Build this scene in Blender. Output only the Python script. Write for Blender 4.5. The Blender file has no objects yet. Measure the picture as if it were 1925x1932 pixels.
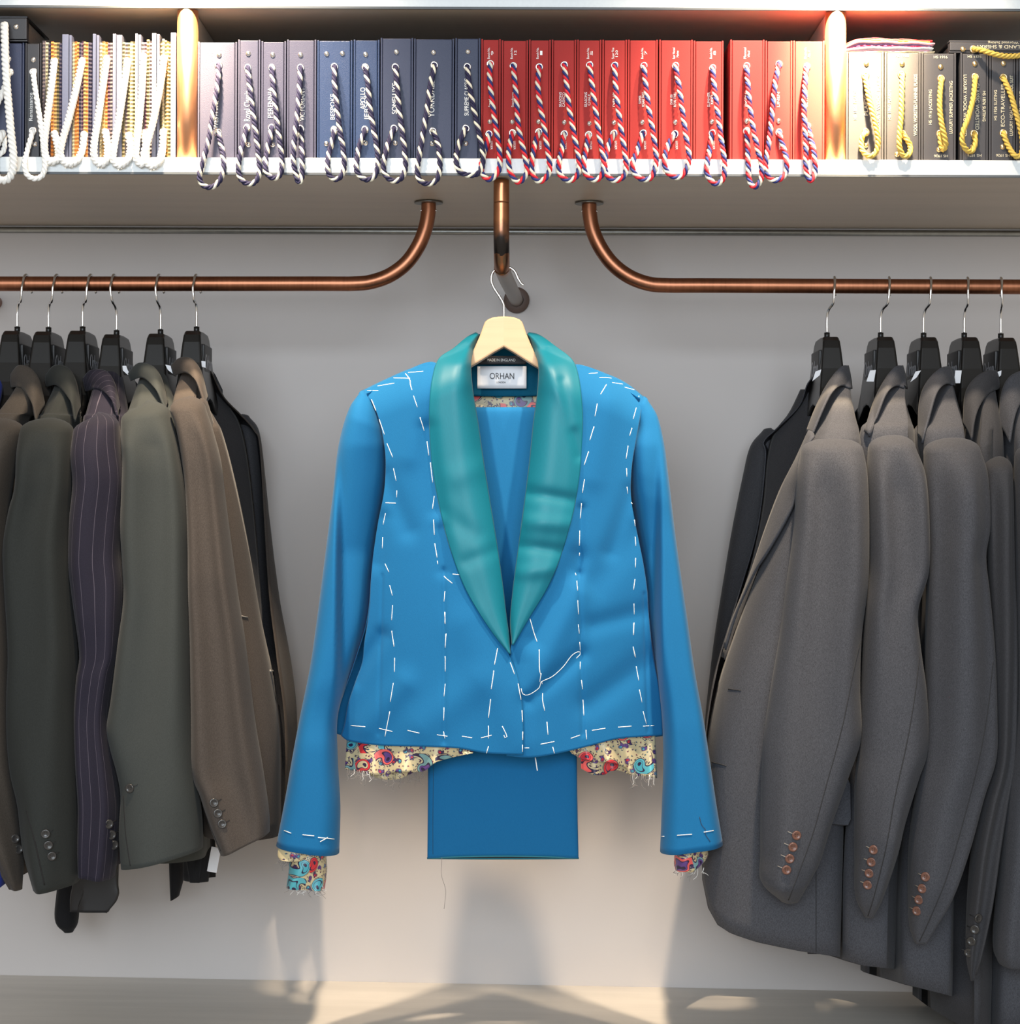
import bpy, bmesh, math, random
import numpy as np
from mathutils import Vector, Matrix
from mathutils.bvhtree import BVHTree

# ------------------------------------------------------------------ camera, world, lights, exposure
sc = bpy.context.scene
COL = sc.collection
PI = math.pi
F = 3770.0                      # focal length in pixels of the 1925 x 1932 frame
CX, CY = 962.5, 966.0
ZC = 1.20                       # eye height
ROLL = 0.0036
CR, SR = math.cos(ROLL), math.sin(ROLL)

cam_d = bpy.data.cameras.new('camera')
cam_d.sensor_fit = 'HORIZONTAL'
cam_d.sensor_width = 36.0
cam_d.lens = F / 1925.0 * 36.0
cam_d.clip_start = 0.05
cam = bpy.data.objects.new('camera', cam_d)
COL.objects.link(cam)
cam.matrix_world = Matrix(((CR, -SR, 0, 0), (0, 0, -1, 0), (SR, CR, 0, ZC), (0, 0, 0, 1)))
sc.camera = cam

sc.view_settings.view_transform = 'Standard'
sc.view_settings.look = 'None'
sc.view_settings.gamma = 1.0
sc.view_settings.use_curve_mapping = False
sc.view_settings.exposure = 0.0

world = bpy.data.worlds.new('world')
sc.world = world
world.use_nodes = True
bg = world.node_tree.nodes['Background']
bg.inputs['Color'].default_value = (1.0, 0.89, 0.75, 1)
bg.inputs['Strength'].default_value = 0.47

def add_light(name, kind, loc, target, energy, color, **kw):
    l = bpy.data.lights.new(name, kind)
    l.energy = energy
    l.color = color
    for k, v in kw.items():
        setattr(l, k, v)
    o = bpy.data.objects.new(name, l)
    COL.objects.link(o)
    o.location = loc
    o.rotation_euler = (Vector(target) - Vector(loc)).to_track_quat('-Z', 'Y').to_euler()
    return o

WARM = (1.0, 0.80, 0.58)
# picture-light spots close above the shelf front (broad beam with a hot core), and ceiling spots further out
for sx, wide, core in ((-0.455, 90, 240), (0.455, 110, 700)):
    add_light('shelf_spot', 'SPOT', (sx, 2.46, ZC + 1.03), (sx * 0.96, 2.69, ZC + 0.73), wide, WARM,
              spot_size=math.radians(66), spot_blend=1.0, shadow_soft_size=0.02)
    add_light('accent_spot', 'SPOT', (sx * 1.02, 2.45, ZC + 1.05), (sx * 1.01, 2.69, ZC + 0.67), core, (1.0, 0.72, 0.38),
              spot_size=math.radians(25), spot_blend=1.0, shadow_soft_size=0.02)
    add_light('ceiling_spot', 'SPOT', (sx * 1.06, 2.12, ZC + 1.50), (sx * 0.25, 3.15, ZC - 0.80), 230, WARM,
              spot_size=math.radians(33), spot_blend=1.0, shadow_soft_size=0.035)
add_light('front_fill', 'AREA', (-0.3, -2.2, ZC + 0.9), (0, 3.0, ZC - 0.1), 195, (0.80, 0.90, 1.0),
          shape='RECTANGLE', size=3.2, size_y=1.8)  # unseen cool fill behind the camera, added for soft frontal light

# ------------------------------------------------------------------ helpers
def P(px, py, d):
    """point seen at photo pixel (px, py) at depth d from the eye"""
    dx = (px - CX) * d / F
    dz = (CY - py) * d / F
    return np.array((dx * CR - dz * SR, d, ZC + dx * SR + dz * CR))

def proj(p):
    dx = p[0] * CR + (p[2] - ZC) * SR
    dz = -p[0] * SR + (p[2] - ZC) * CR
    return CX + dx * F / p[1], CY - dz * F / p[1]

def wloc(o):
    v = np.zeros(3)
    while o is not None:
        v = v + np.array(o.location)
        o = o.parent
    return v

def tag(o, label=None, cat=None, group=None, kind=None):
    if label: o['label'] = label
    if cat: o['category'] = cat
    if group: o['group'] = group
    if kind: o['kind'] = kind
    return o

def empty(name, loc, label=None, cat=None, group=None):
    o = bpy.data.objects.new(name, None)
    COL.objects.link(o)
    o.location = loc
    o.empty_display_size = 0.05
    return tag(o, label, cat, group)

def mesh_obj(name, verts, faces, mats, parent=None, fm=None, smooth=True, uv=None, loc=None, solid=0.0, kind=None):
    """verts are world coordinates"""
    base = np.zeros(3)
    if parent is not None:
        base = wloc(parent)
    if loc is not None:
        origin = np.array(loc, float)
    else:
        origin = base
    me = bpy.data.meshes.new(name)
    v = np.asarray(verts, float) - origin
    me.from_pydata(v.tolist(), [], [tuple(int(i) for i in f) for f in faces])
    if not isinstance(mats, (list, tuple)):
        mats = [mats]
    for m in mats:
        me.materials.append(m)
    if fm is not None:
        me.polygons.foreach_set('material_index', list(fm))
    if smooth:
        me.polygons.foreach_set('use_smooth', [True] * len(me.polygons))
    if uv is not None:
        ul = me.uv_layers.new(name='UVMap')
        li = np.zeros(len(me.loops), int)
        me.loops.foreach_get('vertex_index', li)
        ul.data.foreach_set('uv', np.asarray(uv, float)[li].ravel())
    me.update()
    o = bpy.data.objects.new(name, me)
    COL.objects.link(o)
    if parent is not None:
        o.parent = parent
    o.location = origin - base
    if solid:
        md = o.modifiers.new('thickness', 'SOLIDIFY')
        md.thickness = solid
        md.offset = 0.0
    if kind:
        o['kind'] = kind
    return o

def shared(name, me, parent, wpos, quat=None, scale=None):
    o = bpy.data.objects.new(name, me)
    COL.objects.link(o)
    if parent is not None:
        o.parent = parent
        o.location = np.array(wpos) - wloc(parent)
    else:
        o.location = wpos
    if quat is not None:
        o.rotation_mode = 'QUATERNION'
        o.rotation_quaternion = quat
    if scale is not None:
        o.scale = scale
    return o

def bevel_box(lo, hi, bev=0.001, seg=2):
    bm = bmesh.new()
    bmesh.ops.create_cube(bm, size=1.0)
    for v in bm.verts:
        v.co = Vector([lo[i] + (v.co[i] + 0.5) * (hi[i] - lo[i]) for i in range(3)])
    if bev > 0:
        bmesh.ops.bevel(bm, geom=list(bm.edges), offset=bev, segments=seg, profile=0.7, affect='EDGES')
    vs = [tuple(v.co) for v in bm.verts]
    bm.verts.index_update()
    fs = [[v.index for v in f.verts] for f in bm.faces]
    bm.free()
    return np.array(vs), fs

def box(name, lo, hi, mats, parent=None, bev=0.001, loc=None, seg=2):
    v, f = bevel_box(lo, hi, bev, seg)
    return mesh_obj(name, v, f, mats, parent, smooth=False, loc=loc)

def cr(pts, n):
    """Catmull-Rom resample of rows; n samples per segment"""
    p = np.asarray(pts, float)
    if len(p) == 2:
        t = np.linspace(0, 1, n + 1)[:, None]
        return p[0] * (1 - t) + p[1] * t
    q = np.vstack([2 * p[0] - p[1], p, 2 * p[-1] - p[-2]])
    out = []
    for i in range(1, len(q) - 2):
        a, b, c, d = q[i - 1], q[i], q[i + 1], q[i + 2]
        for k in range(n):
            t = k / n
            out.append(0.5 * ((2 * b) + (-a + c) * t + (2 * a - 5 * b + 4 * c - d) * t * t + (-a + 3 * b - 3 * c + d) * t ** 3))
    out.append(p[-1])
    return np.array(out)

def resample(pts, m, per=12):
    """m points evenly spaced along a smooth curve through pts"""
    c = cr(pts, per)
    s = np.concatenate([[0], np.cumsum(np.linalg.norm(np.diff(c, axis=0), axis=1))])
    t = np.linspace(0, s[-1], m)
    return np.stack([np.interp(t, s, c[:, k]) for k in range(c.shape[1])], axis=1)

def grid_faces(nr, nc, closed=False, flip=False):
    fs = []
    for i in range(nr - 1):
        for j in range(nc if closed else nc - 1):
            a, b = i * nc + j, i * nc + (j + 1) % nc
            f = (a, b, b + nc, a + nc)
            fs.append(f[::-1] if flip else f)
    return fs

def tube(path, r, n=10, caps=True):
    p = np.asarray(path, float)
    m = len(p)
    r = np.full(m, r) if np.isscalar(r) else np.asarray(r)
    T = np.gradient(p, axis=0)
    T /= np.linalg.norm(T, axis=1)[:, None] + 1e-12
    ref = np.array((0.31, 0.87, 0.17))
    N = np.cross(T[0], ref); N /= np.linalg.norm(N)
    V, fr = [], []
    for i in range(m):
        N = N - T[i] * np.dot(N, T[i]); N /= np.linalg.norm(N) + 1e-12
        B = np.cross(T[i], N)
        fr.append((N.copy(), B))
        for k in range(n):
            a = 2 * PI * k / n
            V.append(p[i] + r[i] * (math.cos(a) * N + math.sin(a) * B))
    fs = grid_faces(m, n, True)
    if caps:
        fs.append(tuple(range(n))[::-1])
        fs.append(tuple(range((m - 1) * n, m * n)))
    return np.array(V), fs

def tube_obj(name, path, r, mat, parent=None, n=10, loc=None, caps=True):
    v, f = tube(path, r, n, caps)
    return mesh_obj(name, v, f, mat, parent, loc=loc)

def bvh_of(v, f):
    return BVHTree.FromPolygons([tuple(x) for x in v], [tuple(x) for x in f])

EYE = Vector((0, 0, ZC))
def hit(bvhs, px, py):
    """nearest cloth surface behind photo pixel; returns (point, normal towards eye)"""
    d = (Vector(P(px, py, 1.0)) - EYE).normalized()
    best = None
    for b in bvhs:
        h = b.ray_cast(EYE, d)
        if h[0] is not None and (best is None or h[3] < best[2]):
            n = h[1]
            if n.dot(d) > 0: n = -n
            best = (h[0], n, h[3])
    return best

# ------------------------------------------------------------------ materials
def lin(c):
    c = c / 255.0
    return c / 12.92 if c <= 0.04045 else ((c + 0.055) / 1.055) ** 2.4

def rgb(r, g, b):
    return (lin(r), lin(g), lin(b), 1.0)

class NT:
    def __init__(self, name):
        self.m = bpy.data.materials.new(name)
        self.m.use_nodes = True
        self.t = self.m.node_tree
        self.b = self.t.nodes['Principled BSDF']
    def n(self, kind, **kw):
        x = self.t.nodes.new(kind)
        for k, v in kw.items():
            if k in x.inputs.keys() or (isinstance(k, str) and k.replace('_', ' ') in x.inputs.keys()):
                key = k if k in x.inputs.keys() else k.replace('_', ' ')
                x.inputs[key].default_value = v
            else:
                setattr(x, k, v)
        return x
    def l(self, a, b):
        self.t.links.new(a, b)
    def math(self, op, a, b=None, c=None):
        x = self.t.nodes.new('ShaderNodeMath'); x.operation = op
        for i, s in enumerate((a, b, c)):
            if s is None: continue
            if isinstance(s, (int, float)): x.inputs[i].default_value = s
            else: self.l(s, x.inputs[i])
        return x.outputs[0]
    def mix(self, fac, a, b, mode='MIX'):
        x = self.t.nodes.new('ShaderNodeMix'); x.data_type = 'RGBA'; x.blend_type = mode
        for s, i in ((fac, 0), (a, 6), (b, 7)):
            if isinstance(s, (int, float)): x.inputs[i].default_value = s
            elif isinstance(s, tuple): x.inputs[i].default_value = s
            else: self.l(s, x.inputs[i])
        return x.outputs[2]
    def coord(self, scale=(1, 1, 1), out='Object'):
        tc = self.t.nodes.new('ShaderNodeTexCoord')
        mp = self.t.nodes.new('ShaderNodeMapping')
        mp.inputs['Scale'].default_value = scale
        self.l(tc.outputs[out], mp.inputs['Vector'])
        return mp.outputs['Vector']
    def noise(self, vec, scale, detail=3, rough=0.55):
        x = self.t.nodes.new('ShaderNodeTexNoise')
        x.inputs['Scale'].default_value = scale
        x.inputs['Detail'].default_value = detail
        x.inputs['Roughness'].default_value = rough
        if vec is not None: self.l(vec, x.inputs['Vector'])
        return x.outputs['Fac']
    def ramp(self, fac, stops):
        x = self.t.nodes.new('ShaderNodeValToRGB')
        e = x.color_ramp.elements
        e[0].position, e[0].color = stops[0]
        e[1].position, e[1].color = stops[1]
        for p, c in stops[2:]:
            k = e.new(p); k.color = c
        self.l(fac, x.inputs['Fac'])
        return x.outputs['Color']
    def bump(self, h, strength=0.3, dist=0.001):
        x = self.t.nodes.new('ShaderNodeBump')
        x.inputs['Strength'].default_value = strength
        x.inputs['Distance'].default_value = dist
        self.l(h, x.inputs['Height'])
        self.l(x.outputs['Normal'], self.b.inputs['Normal'])
    def base(self, c):
        if isinstance(c, tuple): self.b.inputs['Base Color'].default_value = c
        else: self.l(c, self.b.inputs['Base Color'])
    def set(self, **kw):
        for k, v in kw.items():
            self.b.inputs[k.replace('_', ' ')].default_value = v
        return self

def sc_col(c, f):
    return (c[0] * f, c[1] * f, c[2] * f, 1)

def m_plain(name, c, rough=0.5, metal=0.0, var=0.12, nscale=60, bump=0.0, **kw):
    k = NT(name)
    f = k.noise(k.coord(), nscale)
    k.base(k.mix(f, sc_col(c, 1 - var), sc_col(c, 1 + var)))
    k.set(Roughness=rough, Metallic=metal, **kw)
    if bump: k.bump(f, bump, 0.002)
    return k.m

def m_wool(name, c, melange=0.25, stripe=None, sheen=0.25):
    k = NT(name)
    v = k.coord()
    f1 = k.noise(k.coord((1, 1, 0.35)), 1250, 2)
    f2 = k.noise(k.coord((1, 1, 3.5)), 700, 2)
    big = k.noise(v, 9, 2)
    f = k.math('ADD', k.math('MULTIPLY', f1, 0.5), k.math('MULTIPLY', f2, 0.5))
    f = k.math('MULTIPLY', k.math('SUBTRACT', f, 0.5), 3.0)
    f = k.math('ADD', f, 0.5)
    col = k.mix(f, sc_col(c, 1 - melange), sc_col(c, 1 + melange))
    col = k.mix(big, col, k.mix(1.0, col, (0.9, 0.92, 0.95, 1), 'MULTIPLY'))
    if stripe:
        n, slant, sc_, wid = stripe
        uv = k.n('ShaderNodeTexCoord').outputs['UV']
        sp = k.n('ShaderNodeSeparateXYZ'); k.l(uv, sp.inputs[0])
        t = k.math('ADD', k.math('MULTIPLY', sp.outputs[0], n), k.math('MULTIPLY', sp.outputs[1], slant))
        t = k.math('FRACT', t)
        t = k.math('LESS_THAN', t, wid)
        t = k.math('MULTIPLY', t, 0.75)
        col = k.mix(t, col, sc_)
    k.base(col)
    k.set(Roughness=0.85, Sheen_Weight=sheen, Sheen_Roughness=0.4)
    k.b.inputs['Specular IOR Level'].default_value = 0.2
    k.bump(f1, 0.25, 0.0006)
    return k.m

def m_satin(name, c):
    k = NT(name)
    f = k.noise(k.coord((1, 1, 0.08)), 1800, 2)
    k.base(k.mix(f, sc_col(c, 0.88), sc_col(c, 1.12)))
    k.set(Roughness=0.5, Anisotropic=0.3, Sheen_Weight=0.1, Sheen_Roughness=0.3)
    k.b.inputs['Specular IOR Level'].default_value = 0.4
    k.bump(f, 0.06, 0.0005)
    return k.m

def m_wood(name, c, grain_axis='X', contrast=0.18, rough=0.5, scale=1.0, bump=0.05):
    k = NT(name)
    s = {'X': (0.9, 14, 60), 'Z': (60, 14, 0.9), 'Y': (14, 0.9, 60)}[grain_axis]
    v = k.coord(tuple(a * scale for a in s))
    f = k.noise(v, 2.2, 5, 0.6)
    g = k.noise(k.coord(), 3.0, 3)
    col = k.ramp(f, [(0.25, sc_col(c, 1 - contrast)), (0.75, sc_col(c, 1 + contrast * 0.6))])
    col = k.mix(k.math('MULTIPLY', g, 0.35), col, sc_col(c, 0.85))
    k.base(col)
    k.set(Roughness=rough)
    k.bump(f, bump, 0.001)
    return k.m

def m_copper(name, c, rough=0.28, tarnish=0.5):
    k = NT(name)
    a = k.noise(k.coord((1, 1, 1)), 14, 5)
    b = k.noise(k.coord((40, 3, 3)), 6, 3)
    f = k.math('ADD', k.math('MULTIPLY', a, 0.6), k.math('MULTIPLY', b, 0.4))
    col = k.ramp(f, [(0.35, sc_col(c, 1 - tarnish)), (0.7, c)])
    k.base(col)
    k.set(Metallic=1.0)
    k.l(k.math('ADD', k.math('MULTIPLY', f, 0.25), rough - 0.1), k.b.inputs['Roughness'])
    return k.m

def m_paisley(name):
    """printed satin lining: bent teardrops with outlines, dots and rosettes on cream"""
    k = NT(name)
    cream, navy = rgb(196, 181, 142), rgb(38, 24, 58)
    tc = k.n('ShaderNodeTexCoord')
    sp = k.n('ShaderNodeSeparateXYZ'); k.l(tc.outputs['UV'], sp.inputs[0])
    cv = k.n('ShaderNodeCombineXYZ'); k.l(sp.outputs[0], cv.inputs[0]); k.l(sp.outputs[1], cv.inputs[1])
    def drops(scale, rad, cols, prev, off):
        mp = k.n('ShaderNodeMapping'); k.l(cv.outputs[0], mp.inputs[0])
        mp.inputs['Location'].default_value = (off, off * 0.7, 0)
        mp.inputs['Scale'].default_value = (scale, scale, 0)
        vo = k.n('ShaderNodeTexVoronoi', voronoi_dimensions='2D'); vo.inputs['Randomness'].default_value = 0.55
        vo.inputs['Scale'].default_value = 1.0
        k.l(mp.outputs[0], vo.inputs['Vector'])
        df = k.n('ShaderNodeVectorMath', operation='SUBTRACT')
        k.l(mp.outputs[0], df.inputs[0]); k.l(vo.outputs['Position'], df.inputs[1])
        s2 = k.n('ShaderNodeSeparateXYZ'); k.l(df.outputs[0], s2.inputs[0])
        r = vo.outputs['Distance']
        cc = k.n('ShaderNodeSeparateColor'); k.l(vo.outputs['Color'], cc.inputs[0])
        ang = k.math('ARCTAN2', s2.outputs[1], s2.outputs[0])
        ang = k.math('ADD', ang, k.math('MULTIPLY', cc.outputs[0], 6.283))
        ang = k.math('ADD', ang, k.math('MULTIPLY', r, 5.0))
        cosv = k.math('COSINE', ang)
        # radius of the teardrop outline in this direction: long on one side, so it reads as a bent comma
        k2 = k.math('POWER', k.math('ADD', k.math('MULTIPLY', cosv, 0.5), 0.5), 4.0)
        ro = k.math('MULTIPLY', k.math('ADD', 0.5, k.math('MULTIPLY', k2, 1.1)), rad)
        q = k.math('DIVIDE', r, ro)
        body = k.ramp(cc.outputs[1], cols)
        bn = k.t.nodes[-1]; bn.color_ramp.interpolation = 'CONSTANT'
        inner = k.ramp(cc.outputs[2], [(0.0, rgb(196, 40, 50)), (0.3, rgb(70, 160, 175)), (0.6, rgb(92, 60, 125)), (0.8, cream)])
        k.t.nodes[-1].color_ramp.interpolation = 'CONSTANT'
        col = prev
        # fringe of dots round the drop
        dots = k.math('GREATER_THAN', k.math('SINE', k.math('MULTIPLY', ang, 13.0)), 0.1)
        ringd = k.math('MULTIPLY', k.math('LESS_THAN', q, 1.42), k.math('GREATER_THAN', q, 1.2))
        col = k.mix(k.math('MULTIPLY', dots, ringd), col, navy)
        col = k.mix(k.math('LESS_THAN', q, 1.06), col, navy)
        col = k.mix(k.math('LESS_THAN', q, 0.92), col, body)
        col = k.mix(k.math('LESS_THAN', q, 0.58), col, navy)
        col = k.mix(k.math('LESS_THAN', q, 0.50), col, inner)
        col = k.mix(k.math('LESS_THAN', q, 0.22), col, navy)
        return col
    c0 = drops(150, 0.16, [(0.0, navy), (0.5, rgb(60, 36, 80))], cream, 0.7)
    c1 = drops(62, 0.24, [(0.0, rgb(92, 60, 125)), (0.5, rgb(60, 36, 80))], c0, 0.3)
    c2 = drops(30, 0.40, [(0.0, rgb(226, 92, 88)), (0.34, rgb(84, 170, 182)), (0.62, rgb(200, 45, 48)), (0.8, rgb(112, 150, 150))], c1, 0.0)
    k.base(c2)
    k.set(Roughness=0.4, Sheen_Weight=0.1)
    return k.m

M = {}
M['wall'] = m_plain('wall_paint', (0.53, 0.495, 0.475, 1), 0.75, var=0.02, nscale=5)
M['shelf'] = m_wood('whitewashed_wood', (0.56, 0.48, 0.40, 1), 'X', 0.10, 0.45)
M['edge'] = m_plain('shelf_edging', (0.62, 0.66, 0.68, 1), 0.4, var=0.08, nscale=220)
M['lip'] = m_plain('dark_edge_strip', (0.07, 0.08, 0.09, 1), 0.5)
M['base'] = m_wood('pale_base_board', (0.62, 0.58, 0.52, 1), 'X', 0.12, 0.4)
M['trim'] = m_plain('steel_trim', (0.36, 0.37, 0.36, 1), 0.4, 1.0, nscale=90, var=0.2)
M['copper'] = m_copper('copper_pipe', (0.40, 0.165, 0.09, 1), 0.36, 0.4)
M['copper_bright'] = m_copper('bright_copper_post', (0.80, 0.41, 0.23, 1), 0.45, 0.2)
M['flange'] = m_plain('flange_steel', (0.20, 0.19, 0.17, 1), 0.4, 1.0)
M['collar_brown'] = m_plain('brown_wall_collar', rgb(92, 74, 66), 0.6)
M['chrome'] = m_plain('chrome_wire', (0.75, 0.75, 0.76, 1), 0.18, 1.0, var=0.05)
M['black_plastic'] = m_plain('black_plastic', (0.007, 0.007, 0.007, 1), 0.3, var=0.2, Specular_IOR_Level=0.35)
M['badge'] = m_plain('badge_plastic', (0.016, 0.016, 0.017, 1), 0.5, var=0.2)
M['badge_ink'] = m_plain('badge_lettering', (0.32, 0.32, 0.34, 1), 0.5)
M['paper'] = m_plain('white_paper_tag', (0.72, 0.73, 0.76, 1), 0.6, var=0.04)
M['beech'] = m_wood('beech_wood', rgb(200,170,134), 'X', 0.10, 0.45, 1.5)
M['blue'] = m_wool('blue_wool', rgb(20, 100, 150), 0.06, sheen=0.10)
M['teal'] = m_satin('teal_satin', rgb(0, 104, 124))
M['teal_in'] = m_wool('teal_facing', rgb(2, 84, 112), 0.08, sheen=0.0)
M['paisley'] = m_paisley('paisley_lining')
M['thread'] = m_plain('white_thread', (0.86, 0.86, 0.84, 1), 0.7, var=0.03)
M['dark_thread'] = m_plain('dark_thread', (0.03, 0.03, 0.04, 1), 0.8)
M['hair'] = m_plain('grey_thread', (0.22, 0.20, 0.19, 1), 0.8)
M['seam'] = m_plain('seam_shadow_thread', (0.010, 0.06, 0.13, 1), 0.9)
M['label_white'] = m_plain('white_satin_label', (0.78, 0.79, 0.82, 1), 0.45, var=0.03)
M['label_black'] = m_plain('black_woven_label', (0.012, 0.013, 0.018, 1), 0.6)
M['ink'] = m_plain('dark_ink', (0.03, 0.03, 0.035, 1), 0.6)
M['ink_white'] = m_plain('silver_white_foil', (0.80, 0.80, 0.78, 1), 0.45, var=0.03)
M['ink_gold'] = m_plain('pale_gold_foil', (0.62, 0.56, 0.40, 1), 0.4, var=0.05)
M['stud'] = m_plain('nickel_rivet', (0.80, 0.80, 0.80, 1), 0.25, 1.0, var=0.05)
M['brass_stud'] = m_plain('brass_rivet', (0.72, 0.58, 0.34, 1), 0.3, 1.0, var=0.05)
M['bk_navy'] = m_plain('navy_leathercloth', rgb(26, 37, 68), 0.5, nscale=900, bump=0.15)
M['bk_blue'] = m_plain('blue_leathercloth', rgb(21, 46, 86), 0.42, nscale=900, bump=0.25)
M['bk_slate'] = m_plain('slate_leathercloth', rgb(62, 62, 84), 0.5, nscale=900, bump=0.2)
M['bk_red'] = m_plain('red_bookcloth', rgb(156, 37, 35), 0.8, nscale=900, bump=0.08)
M['bk_black'] = m_plain('charcoal_bookcloth', rgb(52, 52, 57), 0.6, nscale=900, bump=0.1)
M['bk_ink'] = m_plain('black_leathercloth', rgb(30, 30, 36), 0.45, nscale=900, bump=0.1)
M['pages'] = m_plain('cut_cloth_edges', (0.25, 0.22, 0.19, 1), 0.9, nscale=400, var=0.4)
M['cord_navy'] = m_plain('cord_navy', rgb(30, 28, 62), 0.8, var=0.3, nscale=1500)
M['cord_cream'] = m_plain('cord_cream', rgb(222, 216, 196), 0.8, var=0.1, nscale=1500)
M['cord_red'] = m_plain('cord_red', rgb(206, 34, 48), 0.8, var=0.2, nscale=1500)
M['cord_blue'] = m_plain('cord_blue', rgb(36, 46, 108), 0.8, var=0.25, nscale=1500)
M['cord_white'] = m_plain('cord_white', (0.84, 0.83, 0.80, 1), 0.8, var=0.06, nscale=1500)
M['cord_gold'] = m_plain('cord_gold', rgb(196, 166, 76), 0.7, var=0.2, nscale=1500)
M['board_grey'] = m_plain('grey_cover_board', rgb(92, 98, 122), 0.5, nscale=500)
M['btn_dark'] = m_plain('dark_horn_button', (0.035, 0.033, 0.032, 1), 0.25)
M['btn_brown'] = m_plain('brown_horn_button', rgb(104, 70, 58), 0.3, var=0.3, nscale=300)
M['btn_hole'] = m_plain('button_hole', (0.008, 0.007, 0.007, 1), 0.8)
M['btn_thread'] = m_plain('buttonhole_silk', (0.02, 0.02, 0.022, 1), 0.8)
M['btn_light'] = m_plain('buttonhole_silk_grey', rgb(140, 135, 128), 0.8)
for nm, c, mel in (('w_grey', rgb(69, 70, 75), 0.42), ('w_grey_dark', rgb(60, 60, 63), 0.3), ('w_charcoal', rgb(46, 48, 46), 0.15),  # the dark grey is one jacket's cloth and also painted shade on far parts
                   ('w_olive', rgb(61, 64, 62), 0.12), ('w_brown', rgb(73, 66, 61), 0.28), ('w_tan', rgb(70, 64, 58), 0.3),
                   ('w_black', rgb(30, 30, 32), 0.2), ('w_cobalt', rgb(36, 52, 130), 0.15)):  # the black paints shade onto low far cuffs and skirts
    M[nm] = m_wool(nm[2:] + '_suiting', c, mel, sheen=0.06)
M['w_purple'] = m_wool('purple_pinstripe_suiting', rgb(39, 36, 48), 0.15, stripe=(15.0, 1.2, rgb(100, 93, 104), 0.04), sheen=0.06)
M['w_purple_collar'] = m_wool('purple_pinstripe_collar', rgb(37, 34, 46), 0.15, stripe=(9.0, 3.0, rgb(100, 93, 104), 0.035), sheen=0.06)
M['lining_black'] = m_plain('black_jacket_lining', (0.012, 0.012, 0.014, 1), 0.4)

# ------------------------------------------------------------------ setting
D1, D2 = 2.69, 3.19
Z_LS = P(CX, 331.5, D1)[2]          # lower shelf underside
Z_LT = P(CX, 299.0, D1)[2]          # lower shelf top
Z_US = P(CX, 17.5, D1)[2]           # upper shelf underside
Z_FL = P(CX, 1857.0, D2)[2]         # base board at the back wall
XR = 1.75

def struct(o):
    o['kind'] = 'structure'
    return o

struct(box('wall_back', (-XR, D2, Z_FL - 0.12), (XR, D2 + 0.05, ZC + 1.25), M['wall'], bev=0))
v, f = bevel_box((-XR, 2.50, Z_FL - 0.03), (XR, D2, Z_FL), 0.002)
tilt = 0.0150
v[:, 2] -= v[:, 0] * tilt
struct(mesh_obj('floor', v, f, M['base'], smooth=False))
struct(tube_obj('trim_1', [(-XR, D2 - 0.005, Z_LS - 0.006), (XR, D2 - 0.005, Z_LS - 0.006)], 0.0048, M['trim'], n=10))

def shelf(name, zb, zt, label, ext):
    r = empty(name, (0, (D1 + D2) / 2, zb), label, 'shelf')
    box('board', (-XR, D1 + 0.003, zb + 0.0015), (XR, D2 - 0.001, zt - 0.0005), M['shelf'], r, 0.0008)
    box('edging', (-XR, D1, zb + 0.003), (XR, D1 + 0.003, zt), M['edge'], r, 0.0008).__setitem__('label', 'pale bluish edging strip')
    box('edge_strip', (-XR, D1 + 0.0003, zb), (XR, D1 + 0.003, zb + 0.003), M['lip'], r, 0.0006).__setitem__('label', 'thin dark strip under the edging')
    return r
shelf('lower_shelf', Z_LS, Z_LT, 'lower pale wooden shelf carrying the row of swatch books', 0)
shelf('upper_shelf', Z_US, Z_US + 0.026, 'upper pale wooden shelf across the very top of the photo', 0)

def upright(px, label):
    x = P(px, 160, 2.72)[0]
    r = box('divider_panel', (x - 0.009, D1 + 0.028, Z_LT + 0.0003), (x + 0.009, D2 - 0.001, Z_US - 0.0003), M['shelf'], None, 0.001, loc=(x, 2.9, Z_LT))
    tag(r, label, 'panel', 'shelf divider panels')
upright(358, 'wooden divider panel behind the left copper post')
upright(1568, 'wooden divider panel behind the right copper post')

def post(px, label):
    p = P(px, 297, 2.705)
    r = empty('copper_post', (p[0], p[1], Z_LT), label, 'post', 'copper posts between the shelves')
    tube_obj('pipe', [(p[0], p[1], Z_LT + 0.0005), (p[0], p[1], Z_LT + 0.1), (p[0], p[1], Z_US - 0.0005)], 0.0142, M['copper_bright'], r, n=32)
    return r
post(353.5, 'left vertical copper post between the two shelves')
post(1576, 'right vertical copper post between the two shelves, glaring in the spotlight')

# ------------------------------------------------------------------ copper pipes
PR = 0.0108
def flange(root, x, y, z, r=0.021):
    n = 28
    prof = [(0.0, 0.0), (r, 0.0), (r, -0.0016), (PR + 0.001, -0.002), (0.0, -0.002)]
    V = []
    for (rr, zz) in prof:
        for k in range(n):
            a = 2 * PI * k / n
            V.append((x + rr * math.cos(a), y + rr * math.sin(a), z + zz))
    o = mesh_obj('flange', V, grid_faces(len(prof), n, True), M['flange'], root, smooth=False)
    o['label'] = 'round steel ceiling flange'
    for s in (-1, 1):
        vv, ff = sphere(0.0016, 8, 6)
        mesh_obj('screw', vv + np.array((x + s * PR, y - 0.002, z - 0.012)), ff, M['chrome'], root)

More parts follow.
